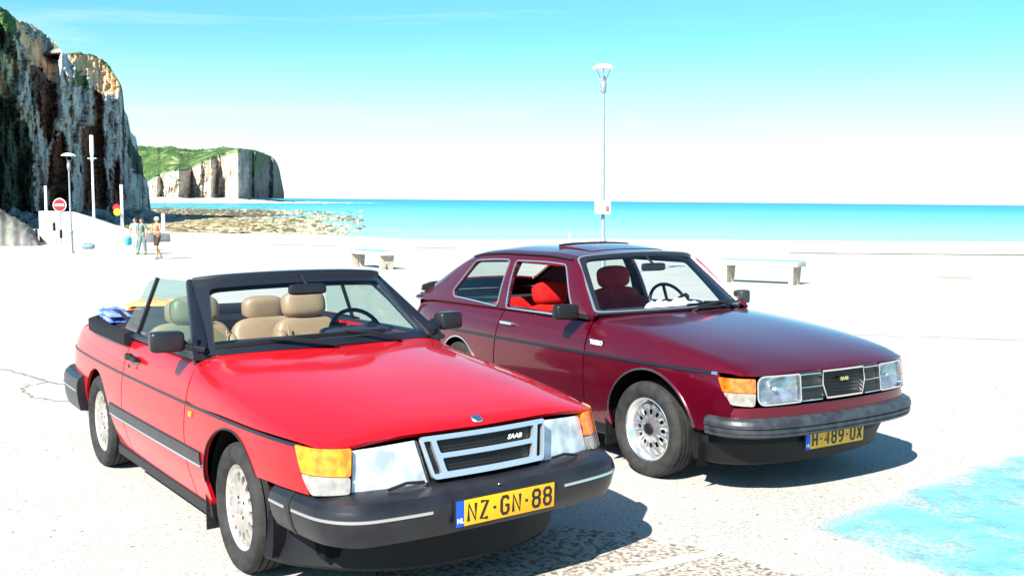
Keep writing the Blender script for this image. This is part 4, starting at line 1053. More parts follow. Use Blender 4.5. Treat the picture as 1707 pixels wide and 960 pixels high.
    for sg in (-1, 1):       # inner pillars
        MB().tube([(-1.885, sg * .700, .93), (-1.885, sg * .640, 1.15), (-1.885, sg * .535, 1.345)], 1, 8, flat=(.045, .012, (0, sg, 0))).build('pillar_lining', M['darkcloth'], c)
    panel('headlining', [[(-1.06, 1.10), (-1.02, 2), (-1.06, 2.9), (-2.60, 2.9), (-2.60, 1.10)]], lambda U: g.P(U, -1), M['darkcloth'], c, step=.1, sc=(1, .6), flange=0, out=g.out, off=-.03)
    # windscreen
    bot = curve3([(-.655, -.700, .998), (-.585, -.58, 1.003), (-.52, -.38, 1.008), (-.485, -.18, 1.011), (-.475, 0, 1.012), (-.485, .18, 1.011), (-.52, .38, 1.008), (-.585, .58, 1.003), (-.655, .700, .998)])
    topc = curve3([(-1.080, -.548, 1.368), (-1.050, -.48, 1.380), (-1.02, -.34, 1.391), (-1.0, -.17, 1.398), (-.995, 0, 1.400), (-1.0, .17, 1.398), (-1.02, .34, 1.391), (-1.050, .48, 1.380), (-1.080, .548, 1.368)])
    ws = coons(bot, topc); OX = lambda P: np.stack([P[:, 0] * 0 + 1, P[:, 1] * .8, P[:, 2] * 0 + .4], 1)
    panel('windscreen', [[(.01, .01), (.99, .01), (.99, .99), (.01, .99)]], ws, M['screen'], c, sc=(1.3, .6), step=.06, flange=0, out=OX)
    ring = lambda d: rpoly([(-d, -d * 1.5), (1 + d, -d * 1.5), (1 + d, 1 + d), (-d, 1 + d)], .06, 6)
    panel('windscreen_seal', [rpoly([(-.012, -.02), (1.012, -.02), (1.012, 1.02), (-.012, 1.02)], .05, 6), rpoly([(.030, .045), (.950, .055), (.930, .925), (.045, .930)], .05, 6)], lambda U: extend(ws, U), M['seal'], c, sc=(1.3, .6), step=.04, edge=.025, flange=.02, out=OX, off=.006)
    panel('windscreen_trim', [rpoly([(-.004, -.005), (1.004, -.005), (1.004, 1.005), (-.004, 1.005)], .05, 6), rpoly([(.008, .016), (.994, .016), (.994, .994), (.008, .988)], .045, 6)], lambda U: extend(ws, U), M['chrome_trim'], c, sc=(1.3, .6), step=.04, edge=.025, flange=.012, out=OX, off=.016)
    wiper(c, ws, (.52, -.06), (.76, .030), (.60, .015), (.96, .035)); wiper(c, ws, (.82, -.06), (.62, .05), (.50, .03), (.86, .06))
    im = MB().sq((-.86, 0, 1.30), (.04, .22, .06), 5).tube([(-.86, 0, 1.32), (-.96, 0, 1.385)], .010, 6); im.build('rear_view_mirror', M['seal'], c)
    door_mirror(c, -.76, -.88, 1.015, -1, (.10, .175, .105), M['black']); door_mirror(c, -.76, .825, 1.045, 1, (.09, .11, .105), M['bumper_grey'])
    return c
car2 = build_fastback()
# ================================================================ LAND AND SEA
def wray(px, py):
    """unit-depth ray through a photograph position, for reading real positions off the survey sheet"""
    v = CW @ Vector(((px - 853.5) / 1657.0, -(py - 480.0) / 1657.0, -1.0)); return v
def hz(px): return 335.9 + .0098 * (px - 853.5) - .0
def wpt(px, py, d):
    v = wray(px, py); k = d / v.y; return Vector((v.x * k, d, CAM_H + v.z * k))
SEA = CAM_H - 7.0
rnd = random.Random(4)
def fb(x, y, z=0.0, o=5): return noise.fractal(Vector((x, y, z)), 1.0, 2.0, o)
def vcol_mesh(name, V, F, C, m, smooth=True, angle=None):
    me = bpy.data.meshes.new(name); me.from_pydata([tuple(v) for v in V], [], F)
    a = me.color_attributes.new('Col', 'FLOAT_COLOR', 'POINT'); a.data.foreach_set('color', [q for c_ in C for q in (c_[0], c_[1], c_[2], 1.0)])
    me.polygons.foreach_set('use_smooth', [smooth] * len(me.polygons))
    if angle: me.set_sharp_from_angle(angle=R(angle))
    me.materials.append(m); o = bpy.data.objects.new(name, me); COL.objects.link(o); return o
def vmat(name, rough=.9, ns=1.5, amt=.35, bump=.6, bs=2.0, dist=.3, stretch=None):
    m = bpy.data.materials.new(name); m.use_nodes = True; N, L = m.node_tree.nodes, m.node_tree.links; b = N['Principled BSDF']
    b.inputs['Roughness'].default_value = rough; b.inputs['Specular IOR Level'].default_value = .15
    a = N.new('ShaderNodeVertexColor'); a.layer_name = 'Col'; tc = N.new('ShaderNodeTexCoord'); src = tc.outputs['Object']
    if stretch: mp = N.new('ShaderNodeMapping'); mp.inputs['Scale'].default_value = stretch; L.new(src, mp.inputs['Vector']); src = mp.outputs[0]
    nz = N.new('ShaderNodeTexNoise'); nz.inputs['Scale'].default_value = ns; nz.inputs['Detail'].default_value = 8; nz.inputs['Roughness'].default_value = .65
    mr = N.new('ShaderNodeMapRange'); mr.inputs['From Min'].default_value = .3; mr.inputs['From Max'].default_value = .7; mr.inputs['To Min'].default_value = 1 - amt; mr.inputs['To Max'].default_value = 1 + amt
    mx = N.new('ShaderNodeMixRGB'); mx.blend_type = 'MULTIPLY'; mx.inputs['Fac'].default_value = 1
    L.new(src, nz.inputs['Vector']); L.new(nz.outputs['Fac'], mr.inputs['Value']); L.new(a.outputs['Color'], mx.inputs['Color1']); L.new(mr.outputs[0], mx.inputs['Color2']); L.new(mx.outputs[0], b.inputs['Base Color'])
    n2 = N.new('ShaderNodeTexNoise'); n2.inputs['Scale'].default_value = bs; n2.inputs['Detail'].default_value = 6
    bp = N.new('ShaderNodeBump'); bp.inputs['Strength'].default_value = bump; bp.inputs['Distance'].default_value = dist
    L.new(src, n2.inputs['Vector']); L.new(n2.outputs['Fac'], bp.inputs['Height']); L.new(bp.outputs[0], b.inputs['Normal'])
    return m
def mixc(a, b, t): t = max(0, min(1, t)); return tuple(a[i] + (b[i] - a[i]) * t for i in range(3))

# ---------------------------------------------------------------- parking ground
def ground_material():
    m = mat('sunlit_asphalt', (.42, .40, .36), .92, spec=.2, bump=.9, bump_scale=170)
    N, L = m.node_tree.nodes, m.node_tree.links; b = N['Principled BSDF']; tc = N.new('ShaderNodeTexCoord')
    n1 = N.new('ShaderNodeTexNoise'); n1.inputs['Scale'].default_value = .45; n1.inputs['Detail'].default_value = 6; n1.inputs['Roughness'].default_value = .6
    r1 = N.new('ShaderNodeValToRGB'); e = r1.color_ramp.elements; e[0].position = .30; e[0].color = (.36, .345, .31, 1); e[1].position = .52; e[1].color = (.40, .39, .365, 1)
    n2 = N.new('ShaderNodeTexNoise'); n2.inputs['Scale'].default_value = 55; n2.inputs['Detail'].default_value = 3; n2.inputs['Roughness'].default_value = .7
    r2 = N.new('ShaderNodeValToRGB'); e = r2.color_ramp.elements; e[0].position = .35; e[0].color = (.62, .58, .52, 1); e[1].position = .50; e[1].color = (1, 1, 1, 1)
    v = N.new('ShaderNodeTexVoronoi'); v.inputs['Scale'].default_value = 7.0; v.inputs['Randomness'].default_value = 1
    r3 = N.new('ShaderNodeValToRGB'); e = r3.color_ramp.elements; e[0].position = .055; e[0].color = (.45, .40, .36, 1); e[1].position = .10; e[1].color = (1, 1, 1, 1)
    x1 = N.new('ShaderNodeMixRGB'); x1.blend_type = 'MULTIPLY'; x1.inputs['Fac'].default_value = 1; x2 = N.new('ShaderNodeMixRGB'); x2.blend_type = 'MULTIPLY'; x2.inputs['Fac'].default_value = 1
    for q in (n1, n2, v): L.new(tc.outputs['Object'], q.inputs['Vector'])
    L.new(n1.outputs['Fac'], r1.inputs['Fac']); L.new(n2.outputs['Fac'], r2.inputs['Fac']); L.new(v.outputs['Distance'], r3.inputs['Fac'])
    L.new(r1.outputs[0], x1.inputs['Color1']); L.new(r2.outputs[0], x1.inputs['Color2']); L.new(x1.outputs[0], x2.inputs['Color1']); L.new(r3.outputs[0], x2.inputs['Color2']); L.new(x2.outputs[0], b.inputs['Base Color'])
    return m
M['ground'] = ground_material()
def edge_y(x):      # far edge of the lot (ground frame)
    return float(np.interp(x, [-60, -36, -22, -4.9, 13, 21.4, 70], [106, 103, 66, 53.6, 44.6, 41.9, 26.5]))
V = []; F = []; gx = [-90, -60] + list(np.linspace(-40, 40, 33)) + [70]
gy = [-30, -5, 0, 4, 8, 14, 20]
for x in gx:
    for y in gy: V.append(gp(x, y))
    V.append(gp(x, edge_y(x) * .75)); V.append(gp(x, edge_y(x)))
    V.append(gp(x, edge_y(x), -1.6))
k = len(gy) + 3
for i in range(len(gx) - 1):
    for j in range(k - 1): q = i * k + j; F.append((q, q + k, q + k + 1, q + 1))
tag(mesh('parking_ground', V, F, M['ground'], smooth=False), kind='structure')

def sheet(name, pts, z, m, kind='structure', sub=0):
    V = [gp(x, y, z) for x, y in pts]; o = mesh(name, V, [list(range(len(V)))], m, smooth=False); tag(o, kind=kind); return o
def ragged(pts, step=.06, amp=.02, seed=0):
    L = resamp(pts, step); return [(p[0] + amp * fb(p[0] * 7, p[1] * 7, seed), p[1] + amp * fb(p[0] * 7, p[1] * 7, seed + 9)) for p in L]
M['patch'] = mat('old_asphalt_patch', (.10, .085, .07), .9, col2=(.42, .37, .31), noise_scale=38, detail=4, bump=1, bump_scale=90, lo=.36, hi=.56)
sheet('asphalt_patch', ragged([(-1.1, 4.1), (-.2, 5.06), (.30, 5.30), (.62, 5.19), (.80, 5.03), (1.02, 4.88), (1.20, 4.72), (1.36, 4.52), (1.30, 4.1)], .05, .05, 3), .004, M['patch'])
M['line'] = mat('worn_white_line', (.42, .41, .38), .85, col2=(.78, .77, .73), noise_scale=30, lo=.3, hi=.5)
sheet('painted_line', ragged([(.20, 4.30), (.575, 4.565), (1.02, 4.83), (1.06, 4.875), (.95, 4.87), (.55, 4.64), (.16, 4.36)], .04, .018, 5), .008, M['line'])
def worn_paint(name, col, z):
    m = mat(name, col, .8, noise_amt=.25, noise_scale=9); N, L = m.node_tree.nodes, m.node_tree.links
    o = N['Material Output']; b = N['Principled BSDF']; mx = N.new('ShaderNodeMixShader'); t = N.new('ShaderNodeBsdfTransparent'); tc = N.new('ShaderNodeTexCoord')
    n1 = N.new('ShaderNodeTexNoise'); n1.inputs['Scale'].default_value = 34; n1.inputs['Detail'].default_value = 6; n1.inputs['Roughness'].default_value = .7
    n2 = N.new('ShaderNodeTexNoise'); n2.inputs['Scale'].default_value = 2.3; n2.inputs['Detail'].default_value = 5
    ad = N.new('ShaderNodeMath'); ad.operation = 'MULTIPLY_ADD'; ad.inputs[1].default_value = .8
    r = N.new('ShaderNodeValToRGB'); r.color_ramp.elements[0].position = .75; r.color_ramp.elements[0].color = (.12, .12, .12, 1); r.color_ramp.elements[1].position = 1.08; r.color_ramp.elements[1].color = (.95, .95, .95, 1)
    vc = N.new('ShaderNodeVertexColor'); vc.layer_name = 'Col'; ml = N.new('ShaderNodeMath'); ml.operation = 'MULTIPLY'
    L.new(tc.outputs['Object'], n1.inputs['Vector']); L.new(tc.outputs['Object'], n2.inputs['Vector']); L.new(n2.outputs['Fac'], ad.inputs[0]); L.new(n1.outputs['Fac'], ad.inputs[2]); L.new(ad.outputs[0], r.inputs['Fac'])
    L.new(r.outputs[0], ml.inputs[0]); L.new(vc.outputs['Color'], ml.inputs[1]); L.new(ml.outputs[0], mx.inputs['Fac']); L.new(t.outputs[0], mx.inputs[1]); L.new(b.outputs[0], mx.inputs[2]); L.new(mx.outputs[0], o.inputs['Surface'])
    return m
blue = worn_paint('worn_blue_paint', (.13, .47, .54), 0)
BP = [(1.60, 5.28), (2.31, 5.92), (3.0, 6.50), (3.75, 7.05), (6.0, 7.6), (7.0, 4.0), (3.2, 3.2), (2.30, 4.10), (1.95, 4.60)]
Lb = np.array(ragged(BP, .12, .06, 7)); nx = np.arange(1.4, 7.0, .12); G_ = np.stack(np.meshgrid(nx, np.arange(3.2, 7.6, .12)), -1).reshape(-1, 2); G_ = G_[inside(G_, [Lb])]
r_ = delaunay_2d_cdt([Vector(p) for p in list(Lb) + list(G_)], [(i, (i + 1) % len(Lb)) for i in range(len(Lb))], [], 0, 1e-7)
P_ = np.array([tuple(v) for v in r_[0]]); T_ = np.array([list(t) for t in r_[2]]); T_ = T_[inside(P_[T_].mean(1), [Lb])]
dist_ = [min(1, min(np.hypot(Lb[:, 0] - p[0], Lb[:, 1] - p[1])) / .16) for p in P_]
o_ = vcol_mesh('blue_bay_marking', [gp(x, y, .004) for x, y in P_], [tuple(int(i) for i in t) for t in T_], [(d, d, d) for d in dist_], blue); tag(o_, kind='structure')
# cracks
M['crack'] = mat('crack_grit', (.12, .10, .08), .95, col2=(.30, .26, .21), noise_scale=40)
def crack(pts, w, seed):
    P = smooth_path(pts, 10); V = []; F = []
    for i, p in enumerate(P):
        t = np.array(P[min(i + 1, len(P) - 1)]) - np.array(P[max(i - 1, 0)]); t = t / np.hypot(*t); n_ = np.array([-t[1], t[0]])
        ww = w * (.35 + .9 * abs(fb(i * .35, seed))) * min(1, i / 3 + .15, (len(P) - 1 - i) / 3 + .15); c_ = p + n_ * .05 * fb(i * .45, seed + 3)
        V += [gp(*(c_ + n_ * ww), .0035), gp(*(c_ - n_ * ww), .0035)]
    for i in range(len(P) - 1): F.append((2 * i, 2 * i + 1, 2 * i + 3, 2 * i + 2))
    tag(mesh('ground_crack', V, F, M['crack'], smooth=False), kind='structure')
crack([(-6.3, 11.4), (-5.7, 10.98), (-5.1, 10.45), (-4.75, 10.1), (-4.25, 9.75), (-3.9, 9.6)], .035, 1)
crack([(-4.75, 10.1), (-4.85, 9.8), (-4.6, 9.35), (-4.2, 9.05), (-3.7, 8.9)], .02, 5)
crack([(3.2, 14.5), (4.2, 14.0), (5.6, 13.7), (7.5, 12.9)], .02, 8)

# ---------------------------------------------------------------- beach, reef, sea
bm_ = vmat('pale_shingle', .9, 3.0, .12, .5, 2.0, .1)
V = []; F = []; C = []; xs_ = list(np.linspace(-150, -40, 40)) + list(np.linspace(-38, 110, 45)); nt = 24
for x in xs_:
    yb = edge_y(x) + .3 if x > -36 else float(np.interp(x, [-150, -36], [125, 100])); ys = float(np.interp(x, [-150, -110, -60, -20, 110], [330, 300, 215, 172, 165]))
    for j in range(nt + 1):
        t = j / nt; y = yb + (ys + 25 - yb) * t; z0 = gp(x, yb).z - 1.1; z = z0 + (SEA - .5 - z0) * t**.9 + .12 * fb(x * .2, y * .2)
        V.append((x, y, z)); w = fb(x * .3, y * .12, 3); C.append(mixc((.52, .50, .46), (.36, .32, .26), (w - .1) * 1.5 + (t > .8) * .4))
for i in range(len(xs_) - 1):
    for j in range(nt): q = i * (nt + 1) + j; F.append((q, q + nt + 1, q + nt + 2, q + 1))
tag(vcol_mesh('shingle_beach', V, F, C, bm_), kind='structure')

rm_ = vmat('reef_rock', .85, .8, .5, .8, 1.2, .3)
V = []; F = []; C = []; ny, nx_ = 260, 200
ry = [188 * (5.0)**(j / ny) for j in range(ny + 1)]
for j, y in enumerate(ry):
    xr = y * float(np.interp(y, [188, 300, 500, 800, 940], [-.135, -.130, -.150, -.150, -.20])); xl = y * -.44
    for i in range(nx_ + 1):
        u = i / nx_; x = xl + (xr - xl) * u; a = .5 + .5 * fb(x * .05, y * .02, 1); b_ = fb(x * .5, y * .35, 2); c_ = fb(x * .12, y * .05, 7)
        env = min(1, max(0, (1 - u) * 2.6 + .75 * c_ + .3 * b_ - .25)) * (1 if y < 700 else max(0, (940 - y) / 240))
        gap = max(0, 1 - abs(y - (330 + 160 * max(0, u - .45))) / 28) * (1 if u > .5 else 0)       # channel between the two ledges
        h = (.15 + .55 * a + .5 * abs(b_) + .3 * c_) * env - .55 * (1 - env) - .5 * gap - (.5 if y > 560 and u > .25 else 0)
        V.append((x, y, SEA + h - .12))
        near = 1 if y < 340 else 0
        lightc = (.40, .34, .19) if y < 340 else (.22, .19, .12); darkc = (.12, .085, .05) if y < 340 else (.075, .055, .045)
        col = mixc(lightc, darkc, (b_ + .28 * (1 - near) + (.25 if 215 > y > 196 and .3 < u < .9 else 0)) * 2.2 + .35); col = mixc(col, (.10, .13, .04), (c_ - .1) * 1.2)
        C.append(col)
for j in range(ny):
    for i in range(nx_): q = j * (nx_ + 1) + i; F.append((q, q + 1, q + nx_ + 2, q + nx_ + 1))
tag(vcol_mesh('tidal_reef', V, F, C, rm_), kind='structure')
# loose boulders on the reef, too many to count
mb = MB()
ico = [(0, 0, 1), (.89, 0, .45), (.28, .85, .45), (-.72, .53, .45), (-.72, -.53, .45), (.28, -.85, .45), (.72, .53, -.3), (-.28, .85, -.3), (-.89, 0, -.3), (-.28, -.85, -.3), (.72, -.53, -.3)]
icf = [(0, 1, 2), (0, 2, 3), (0, 3, 4), (0, 4, 5), (0, 5, 1), (1, 6, 2), (2, 6, 7), (2, 7, 3), (3, 7, 8), (3, 8, 4), (4, 8, 9), (4, 9, 5), (5, 9, 10), (5, 10, 1), (1, 10, 6)]
for k in range(2600):
    y = 190 * (2.9)**(rnd.random()**1.3); x = y * rnd.uniform(-.40, -.150); s = rnd.uniform(.25, .9) * (y / 300)**.4
    if abs(y - 330 - 160 * max(0, (x / y + .44) / .27 - .45)) < 26 and x / y > -.29: continue
    if x / y > -.19 + .07 * fb(y * .02, 3.3) and rnd.random() < .8: continue
    a = rnd.uniform(0, 6.28); ca, sa = math.cos(a), math.sin(a)
    mb.add([(x + s * (px * ca * 1.4 - py * sa), y + s * (px * sa * 1.4 + py * ca), SEA + .15 + s * .55 * pz * rnd.uniform(.8, 1.2)) for px, py, pz in ico], icf)
o_ = mb.build('reef_boulders', mat('reef_boulder', (.10, .075, .045), .9, col2=(.50, .43, .28), noise_scale=.35, lo=.40, hi=.56), smooth=False); tag(o_, kind='stuff')

def sea_material():
    m = bpy.data.materials.new('sea_water'); m.use_nodes = True; N, L = m.node_tree.nodes, m.node_tree.links; b = N['Principled BSDF']; tc = N.new('ShaderNodeTexCoord')
    b.inputs['Roughness'].default_value = .35; b.inputs['Specular IOR Level'].default_value = .22; b.inputs['IOR'].default_value = 1.33
    sp = N.new('ShaderNodeSeparateXYZ'); L.new(tc.outputs['Object'], sp.inputs[0])
    # shallow to deep with distance from the shore, streaked by wind and currents
    mr = N.new('ShaderNodeMath'); mr.operation = 'LOGARITHM'; mr.inputs[1].default_value = 10; L.new(sp.outputs['Y'], mr.inputs[0])
    mp = N.new('ShaderNodeMapping'); mp.inputs['Scale'].default_value = (.004, .02, 1); mp.inputs['Rotation'].default_value = (0, 0, R(-9)); L.new(tc.outputs['Object'], mp.inputs['Vector'])
    n1 = N.new('ShaderNodeTexNoise'); n1.inputs['Scale'].default_value = 1.0; n1.inputs['Detail'].default_value = 7; n1.inputs['Roughness'].default_value = .6; L.new(mp.outputs[0], n1.inputs['Vector'])
    ad = N.new('ShaderNodeMath'); ad.operation = 'MULTIPLY_ADD'; ad.inputs[1].default_value = .42; L.new(n1.outputs['Fac'], ad.inputs[0]); L.new(mr.outputs[0], ad.inputs[2])
    m2 = N.new('ShaderNodeMapRange'); m2.inputs['From Min'].default_value = 2.45; m2.inputs['From Max'].default_value = 4.1; L.new(ad.outputs[0], m2.inputs['Value'])
    r = N.new('ShaderNodeValToRGB'); e = r.color_ramp.elements; e[0].position = 0; e[0].color = (.26, .47, .47, 1); e[1].position = 1; e[1].color = (.012, .19, .26, 1)
    q = r.color_ramp.elements.new(.25); q.color = (.12, .38, .42, 1); q = r.color_ramp.elements.new(.5); q.color = (.03, .28, .34, 1)
    L.new(m2.outputs[0], r.inputs['Fac']); L.new(r.outputs[0], b.inputs['Base Color'])
    n2 = N.new('ShaderNodeTexNoise'); n2.inputs['Scale'].default_value = .25; n2.inputs['Detail'].default_value = 6
    mp2 = N.new('ShaderNodeMapping'); mp2.inputs['Scale'].default_value = (.6, 1.6, 1); L.new(tc.outputs['Object'], mp2.inputs['Vector']); L.new(mp2.outputs[0], n2.inputs['Vector'])
    bp = N.new('ShaderNodeBump'); bp.inputs['Strength'].default_value = .8; bp.inputs['Distance'].default_value = .6; L.new(n2.outputs['Fac'], bp.inputs['Height']); L.new(bp.outputs[0], b.inputs['Normal'])
    return m
tag(mesh('sea', [(-22000, -60, SEA), (22000, -60, SEA), (22000, 42000, SEA), (-22000, 42000, SEA)], [(0, 1, 2, 3)], sea_material(), smooth=False), kind='structure')

# ---------------------------------------------------------------- near cliff
cm_ = vmat('cliff_face', .92, .30, .20, .8, .5, .9, stretch=(1, 1, .5))
top = tab([(-260, -190), (-100, -95), (0, 12), (12, 18), (25, 32), (45, 38), (60, 46), (80, 62), (95, 76), (105, 88), (112, 91), (135, 89), (160, 93), (175, 102), (187, 118), (199, 138), (205, 156), (207, 182), (213, 194), (218, 220), (227, 232), (231, 256), (237, 266), (239, 290), (246, 304), (252, 352)])
def ell(px, py, cx, cy, rx, ry, tilt=0):
    dx = px - cx - tilt * (py - cy); return 1 - ((dx / rx)**2 + ((py - cy) / ry)**2)
V = []; F = []; C = []
cols = np.arange(-260, 253, 1.35); NR = 210
# faces of the cliff as surveyed: outline, rock colour pair, how far each is hollowed (m, + away)
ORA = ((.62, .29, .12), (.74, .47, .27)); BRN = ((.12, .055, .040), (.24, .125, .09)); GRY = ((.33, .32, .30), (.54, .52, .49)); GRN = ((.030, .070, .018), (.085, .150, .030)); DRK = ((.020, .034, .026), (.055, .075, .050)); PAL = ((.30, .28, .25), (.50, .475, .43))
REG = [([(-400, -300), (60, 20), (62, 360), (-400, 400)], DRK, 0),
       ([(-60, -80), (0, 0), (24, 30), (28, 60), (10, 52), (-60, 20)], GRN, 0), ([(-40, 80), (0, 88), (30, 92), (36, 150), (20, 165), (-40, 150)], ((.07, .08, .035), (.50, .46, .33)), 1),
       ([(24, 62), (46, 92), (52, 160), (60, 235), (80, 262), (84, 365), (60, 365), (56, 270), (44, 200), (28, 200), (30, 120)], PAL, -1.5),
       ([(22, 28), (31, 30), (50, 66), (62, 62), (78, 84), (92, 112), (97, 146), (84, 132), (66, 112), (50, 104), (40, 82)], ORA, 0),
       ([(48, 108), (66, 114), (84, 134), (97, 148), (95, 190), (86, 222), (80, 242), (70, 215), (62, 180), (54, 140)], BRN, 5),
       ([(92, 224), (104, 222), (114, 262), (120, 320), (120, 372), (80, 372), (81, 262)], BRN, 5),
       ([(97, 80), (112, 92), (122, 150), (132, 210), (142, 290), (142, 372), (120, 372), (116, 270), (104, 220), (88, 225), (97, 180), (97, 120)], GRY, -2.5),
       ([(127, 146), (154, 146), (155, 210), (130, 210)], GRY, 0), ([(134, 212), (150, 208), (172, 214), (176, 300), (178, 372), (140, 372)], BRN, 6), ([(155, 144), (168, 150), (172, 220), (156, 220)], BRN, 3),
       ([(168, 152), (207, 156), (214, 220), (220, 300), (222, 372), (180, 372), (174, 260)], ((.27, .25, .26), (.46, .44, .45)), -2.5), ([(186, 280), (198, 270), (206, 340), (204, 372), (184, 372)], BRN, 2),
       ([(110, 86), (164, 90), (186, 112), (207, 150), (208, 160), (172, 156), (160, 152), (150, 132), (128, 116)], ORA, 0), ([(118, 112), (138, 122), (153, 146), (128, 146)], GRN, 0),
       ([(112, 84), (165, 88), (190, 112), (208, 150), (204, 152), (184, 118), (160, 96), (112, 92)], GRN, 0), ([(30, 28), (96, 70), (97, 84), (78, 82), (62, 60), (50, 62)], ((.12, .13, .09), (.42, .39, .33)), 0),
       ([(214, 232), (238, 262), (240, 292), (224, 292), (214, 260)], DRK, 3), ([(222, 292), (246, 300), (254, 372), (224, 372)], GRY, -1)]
REG = [(np.array(p, float), c2, o) for p, c2, o in REG]
lean0 = tab([(-260, -60), (0, 40), (22, 60), (50, 106), (94, 146), (104, 112), (112, 122), (150, 142), (170, 156), (206, 162), (212, 200), (252, 352)])
def cliff_grid():
    PX, Vv = np.meshgrid(cols, np.linspace(0, 1, NR + 1), indexing='ij'); n = PX.size
    slope = np.array([-(wray(p, 300).x / wray(p, 300).y) for p in cols]); d0 = 115.0 / np.maximum(.30, slope); d0 = d0 + np.where(cols > 200, (cols - 200) * .8, 0)
    base = np.array([hz(p) for p in cols]) + (CAM_H - SEA) * 1657 / d0 + 1; tp = top(cols) + np.array([2.2 * fb(p * .13, 4.4) + 1.2 * fb(p * .5, 1.4) for p in cols])
    PY = base[:, None] + (tp - base)[:, None] * Vv
    X, Y = PX.ravel(), PY.ravel()
    N1 = np.array([fb(x * .045, y * .014, 1) for x, y in zip(X, Y)]); N2 = np.array([fb(x * .14, y * .05, 2) for x, y in zip(X, Y)]); N3 = np.array([fb(x * .45, y * .35, 3) for x, y in zip(X, Y)]); N4 = np.array([fb(x * .07, y * .22, 8, 3) for x, y in zip(X, Y)])
    Q = np.stack([X + 6 * N2 + 3 * N3, Y + 9 * N4 + 5 * N3], 1)
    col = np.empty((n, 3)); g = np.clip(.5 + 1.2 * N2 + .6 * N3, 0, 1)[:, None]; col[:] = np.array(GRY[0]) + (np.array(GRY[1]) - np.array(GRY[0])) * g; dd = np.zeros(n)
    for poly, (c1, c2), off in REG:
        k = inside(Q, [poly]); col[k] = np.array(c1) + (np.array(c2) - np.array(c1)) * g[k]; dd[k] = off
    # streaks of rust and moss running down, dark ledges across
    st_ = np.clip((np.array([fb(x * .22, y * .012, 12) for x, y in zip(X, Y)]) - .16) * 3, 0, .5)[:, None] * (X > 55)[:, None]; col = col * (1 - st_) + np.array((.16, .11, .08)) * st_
    dd2 = dd.reshape(PX.shape)
    for _ in range(2):
        dd2[1:-1] = (dd2[:-2] + 2 * dd2[1:-1] + dd2[2:]) / 4; dd2[:, 1:-1] = (dd2[:, :-2] + 2 * dd2[:, 1:-1] + dd2[:, 2:]) / 4
    ln = np.maximum(0, lean0(cols)[:, None] - PY) * .62
    D = d0[:, None] + dd2 + ln + (6.5 * N1 + 1.5 * N2 + .35 * N3 + .8 * np.round(N4 * 4) / 2).reshape(PX.shape)
    return PX, PY, D, col.reshape(PX.shape + (3,))
gPX, gPY, gD, gC = cliff_grid()
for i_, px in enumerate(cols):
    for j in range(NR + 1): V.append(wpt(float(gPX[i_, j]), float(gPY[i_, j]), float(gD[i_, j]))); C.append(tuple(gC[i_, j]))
    # the plateau behind the edge
    P = V[-1]
    for k, q in enumerate((6, 25, 80)): V.append((P.x - q * .9, P.y + q * .5, P.z - .02 * q - .3 * k)); C.append((.06, .09, .03))
NRR = NR + 4
for i in range(len(cols) - 1):
    for j in range(NRR - 1): q = i * NRR + j; F.append((q, q + NRR, q + NRR + 1, q + 1))
# close the far end so that the headland is solid
b0 = (len(cols) - 1) * NRR; e0 = len(V)
for j in range(NRR): p = Vector(V[b0 + j]); V.append((p.x - 60, p.y + 30, p.z)); C.append((.3, .29, .27))
for j in range(NRR - 1): F.append((b0 + j, e0 + j, e0 + j + 1, b0 + j + 1))
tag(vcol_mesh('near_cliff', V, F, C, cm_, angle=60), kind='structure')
# fallen rocks at its foot
V = []; F = []; C = []
for i, px in enumerate(np.arange(-40, 330, 3.0)):
    for j in range(26):
        t = j / 25; d = float(np.interp(px, [-40, 250, 330], [205, 305, 330])) * (1.02 - .24 * t); n2 = fb(px * .06, t * 4, 4) + .35 * fb(px * .3, t * 14, 5)
        h = float(np.interp(t, [0, .3, 1], [4.0, 2.2, -.2])) * float(np.interp(px, [-40, 60, 240, 280, 330], [1, .9, .75, .35, .05])) + 1.1 * n2
        x = wray(px, 340).x * d; V.append((x, d, SEA + h)); C.append(mixc((.10, .095, .08), (.26, .26, .25), .5 + 1.5 * n2))
for i in range(len(np.arange(-40, 330, 3.0)) - 1):
    for j in range(25): q = i * 26 + j; F.append((q, q + 1, q + 27, q + 26))
tag(vcol_mesh('cliff_foot_rocks', V, F, C, rm_), kind='structure')

# ---------------------------------------------------------------- far headland
line = [(215, 1400), (245, 1395), (262, 1372), (268, 1392), (298, 1352), (319, 1452), (334, 1420), (338, 1432), (352, 1405), (362, 1450), (372, 1436), (397, 1385), (421, 1500), (424, 1496), (450, 1590), (456, 1584), (469, 1690), (474, 1720)]
LX = np.array([p[0] for p in line], float); LD = np.array([p[1] for p in line], float)
edge = tab([(215, 312), (245, 303), (262, 292), (290, 283), (310, 281), (330, 272), (352, 262), (372, 256), (385, 251), (400, 249), (425, 252), (440, 257), (452, 262), (460, 270), (465, 281), (469, 300), (474, 326)])
hill = tab([(215, 243), (240, 244), (262, 246), (285, 244), (300, 248), (330, 250), (352, 249), (372, 246), (385, 247), (400, 248.5), (425, 251.5), (440, 256.5), (452, 262), (461, 272), (474, 325)])
fm_ = vmat('far_cliff_face', .9, .05, .30, .9, .06, 5.0, stretch=(1, 1, .3))
hm_ = vmat('far_meadow', .95, .03, .35, .6, .05, 4.0)
V = []; F = []; C = []; HV = []; HF = []; HC = []; cols = np.arange(215, 474.5, 1.3); NR = 60; NH = 26
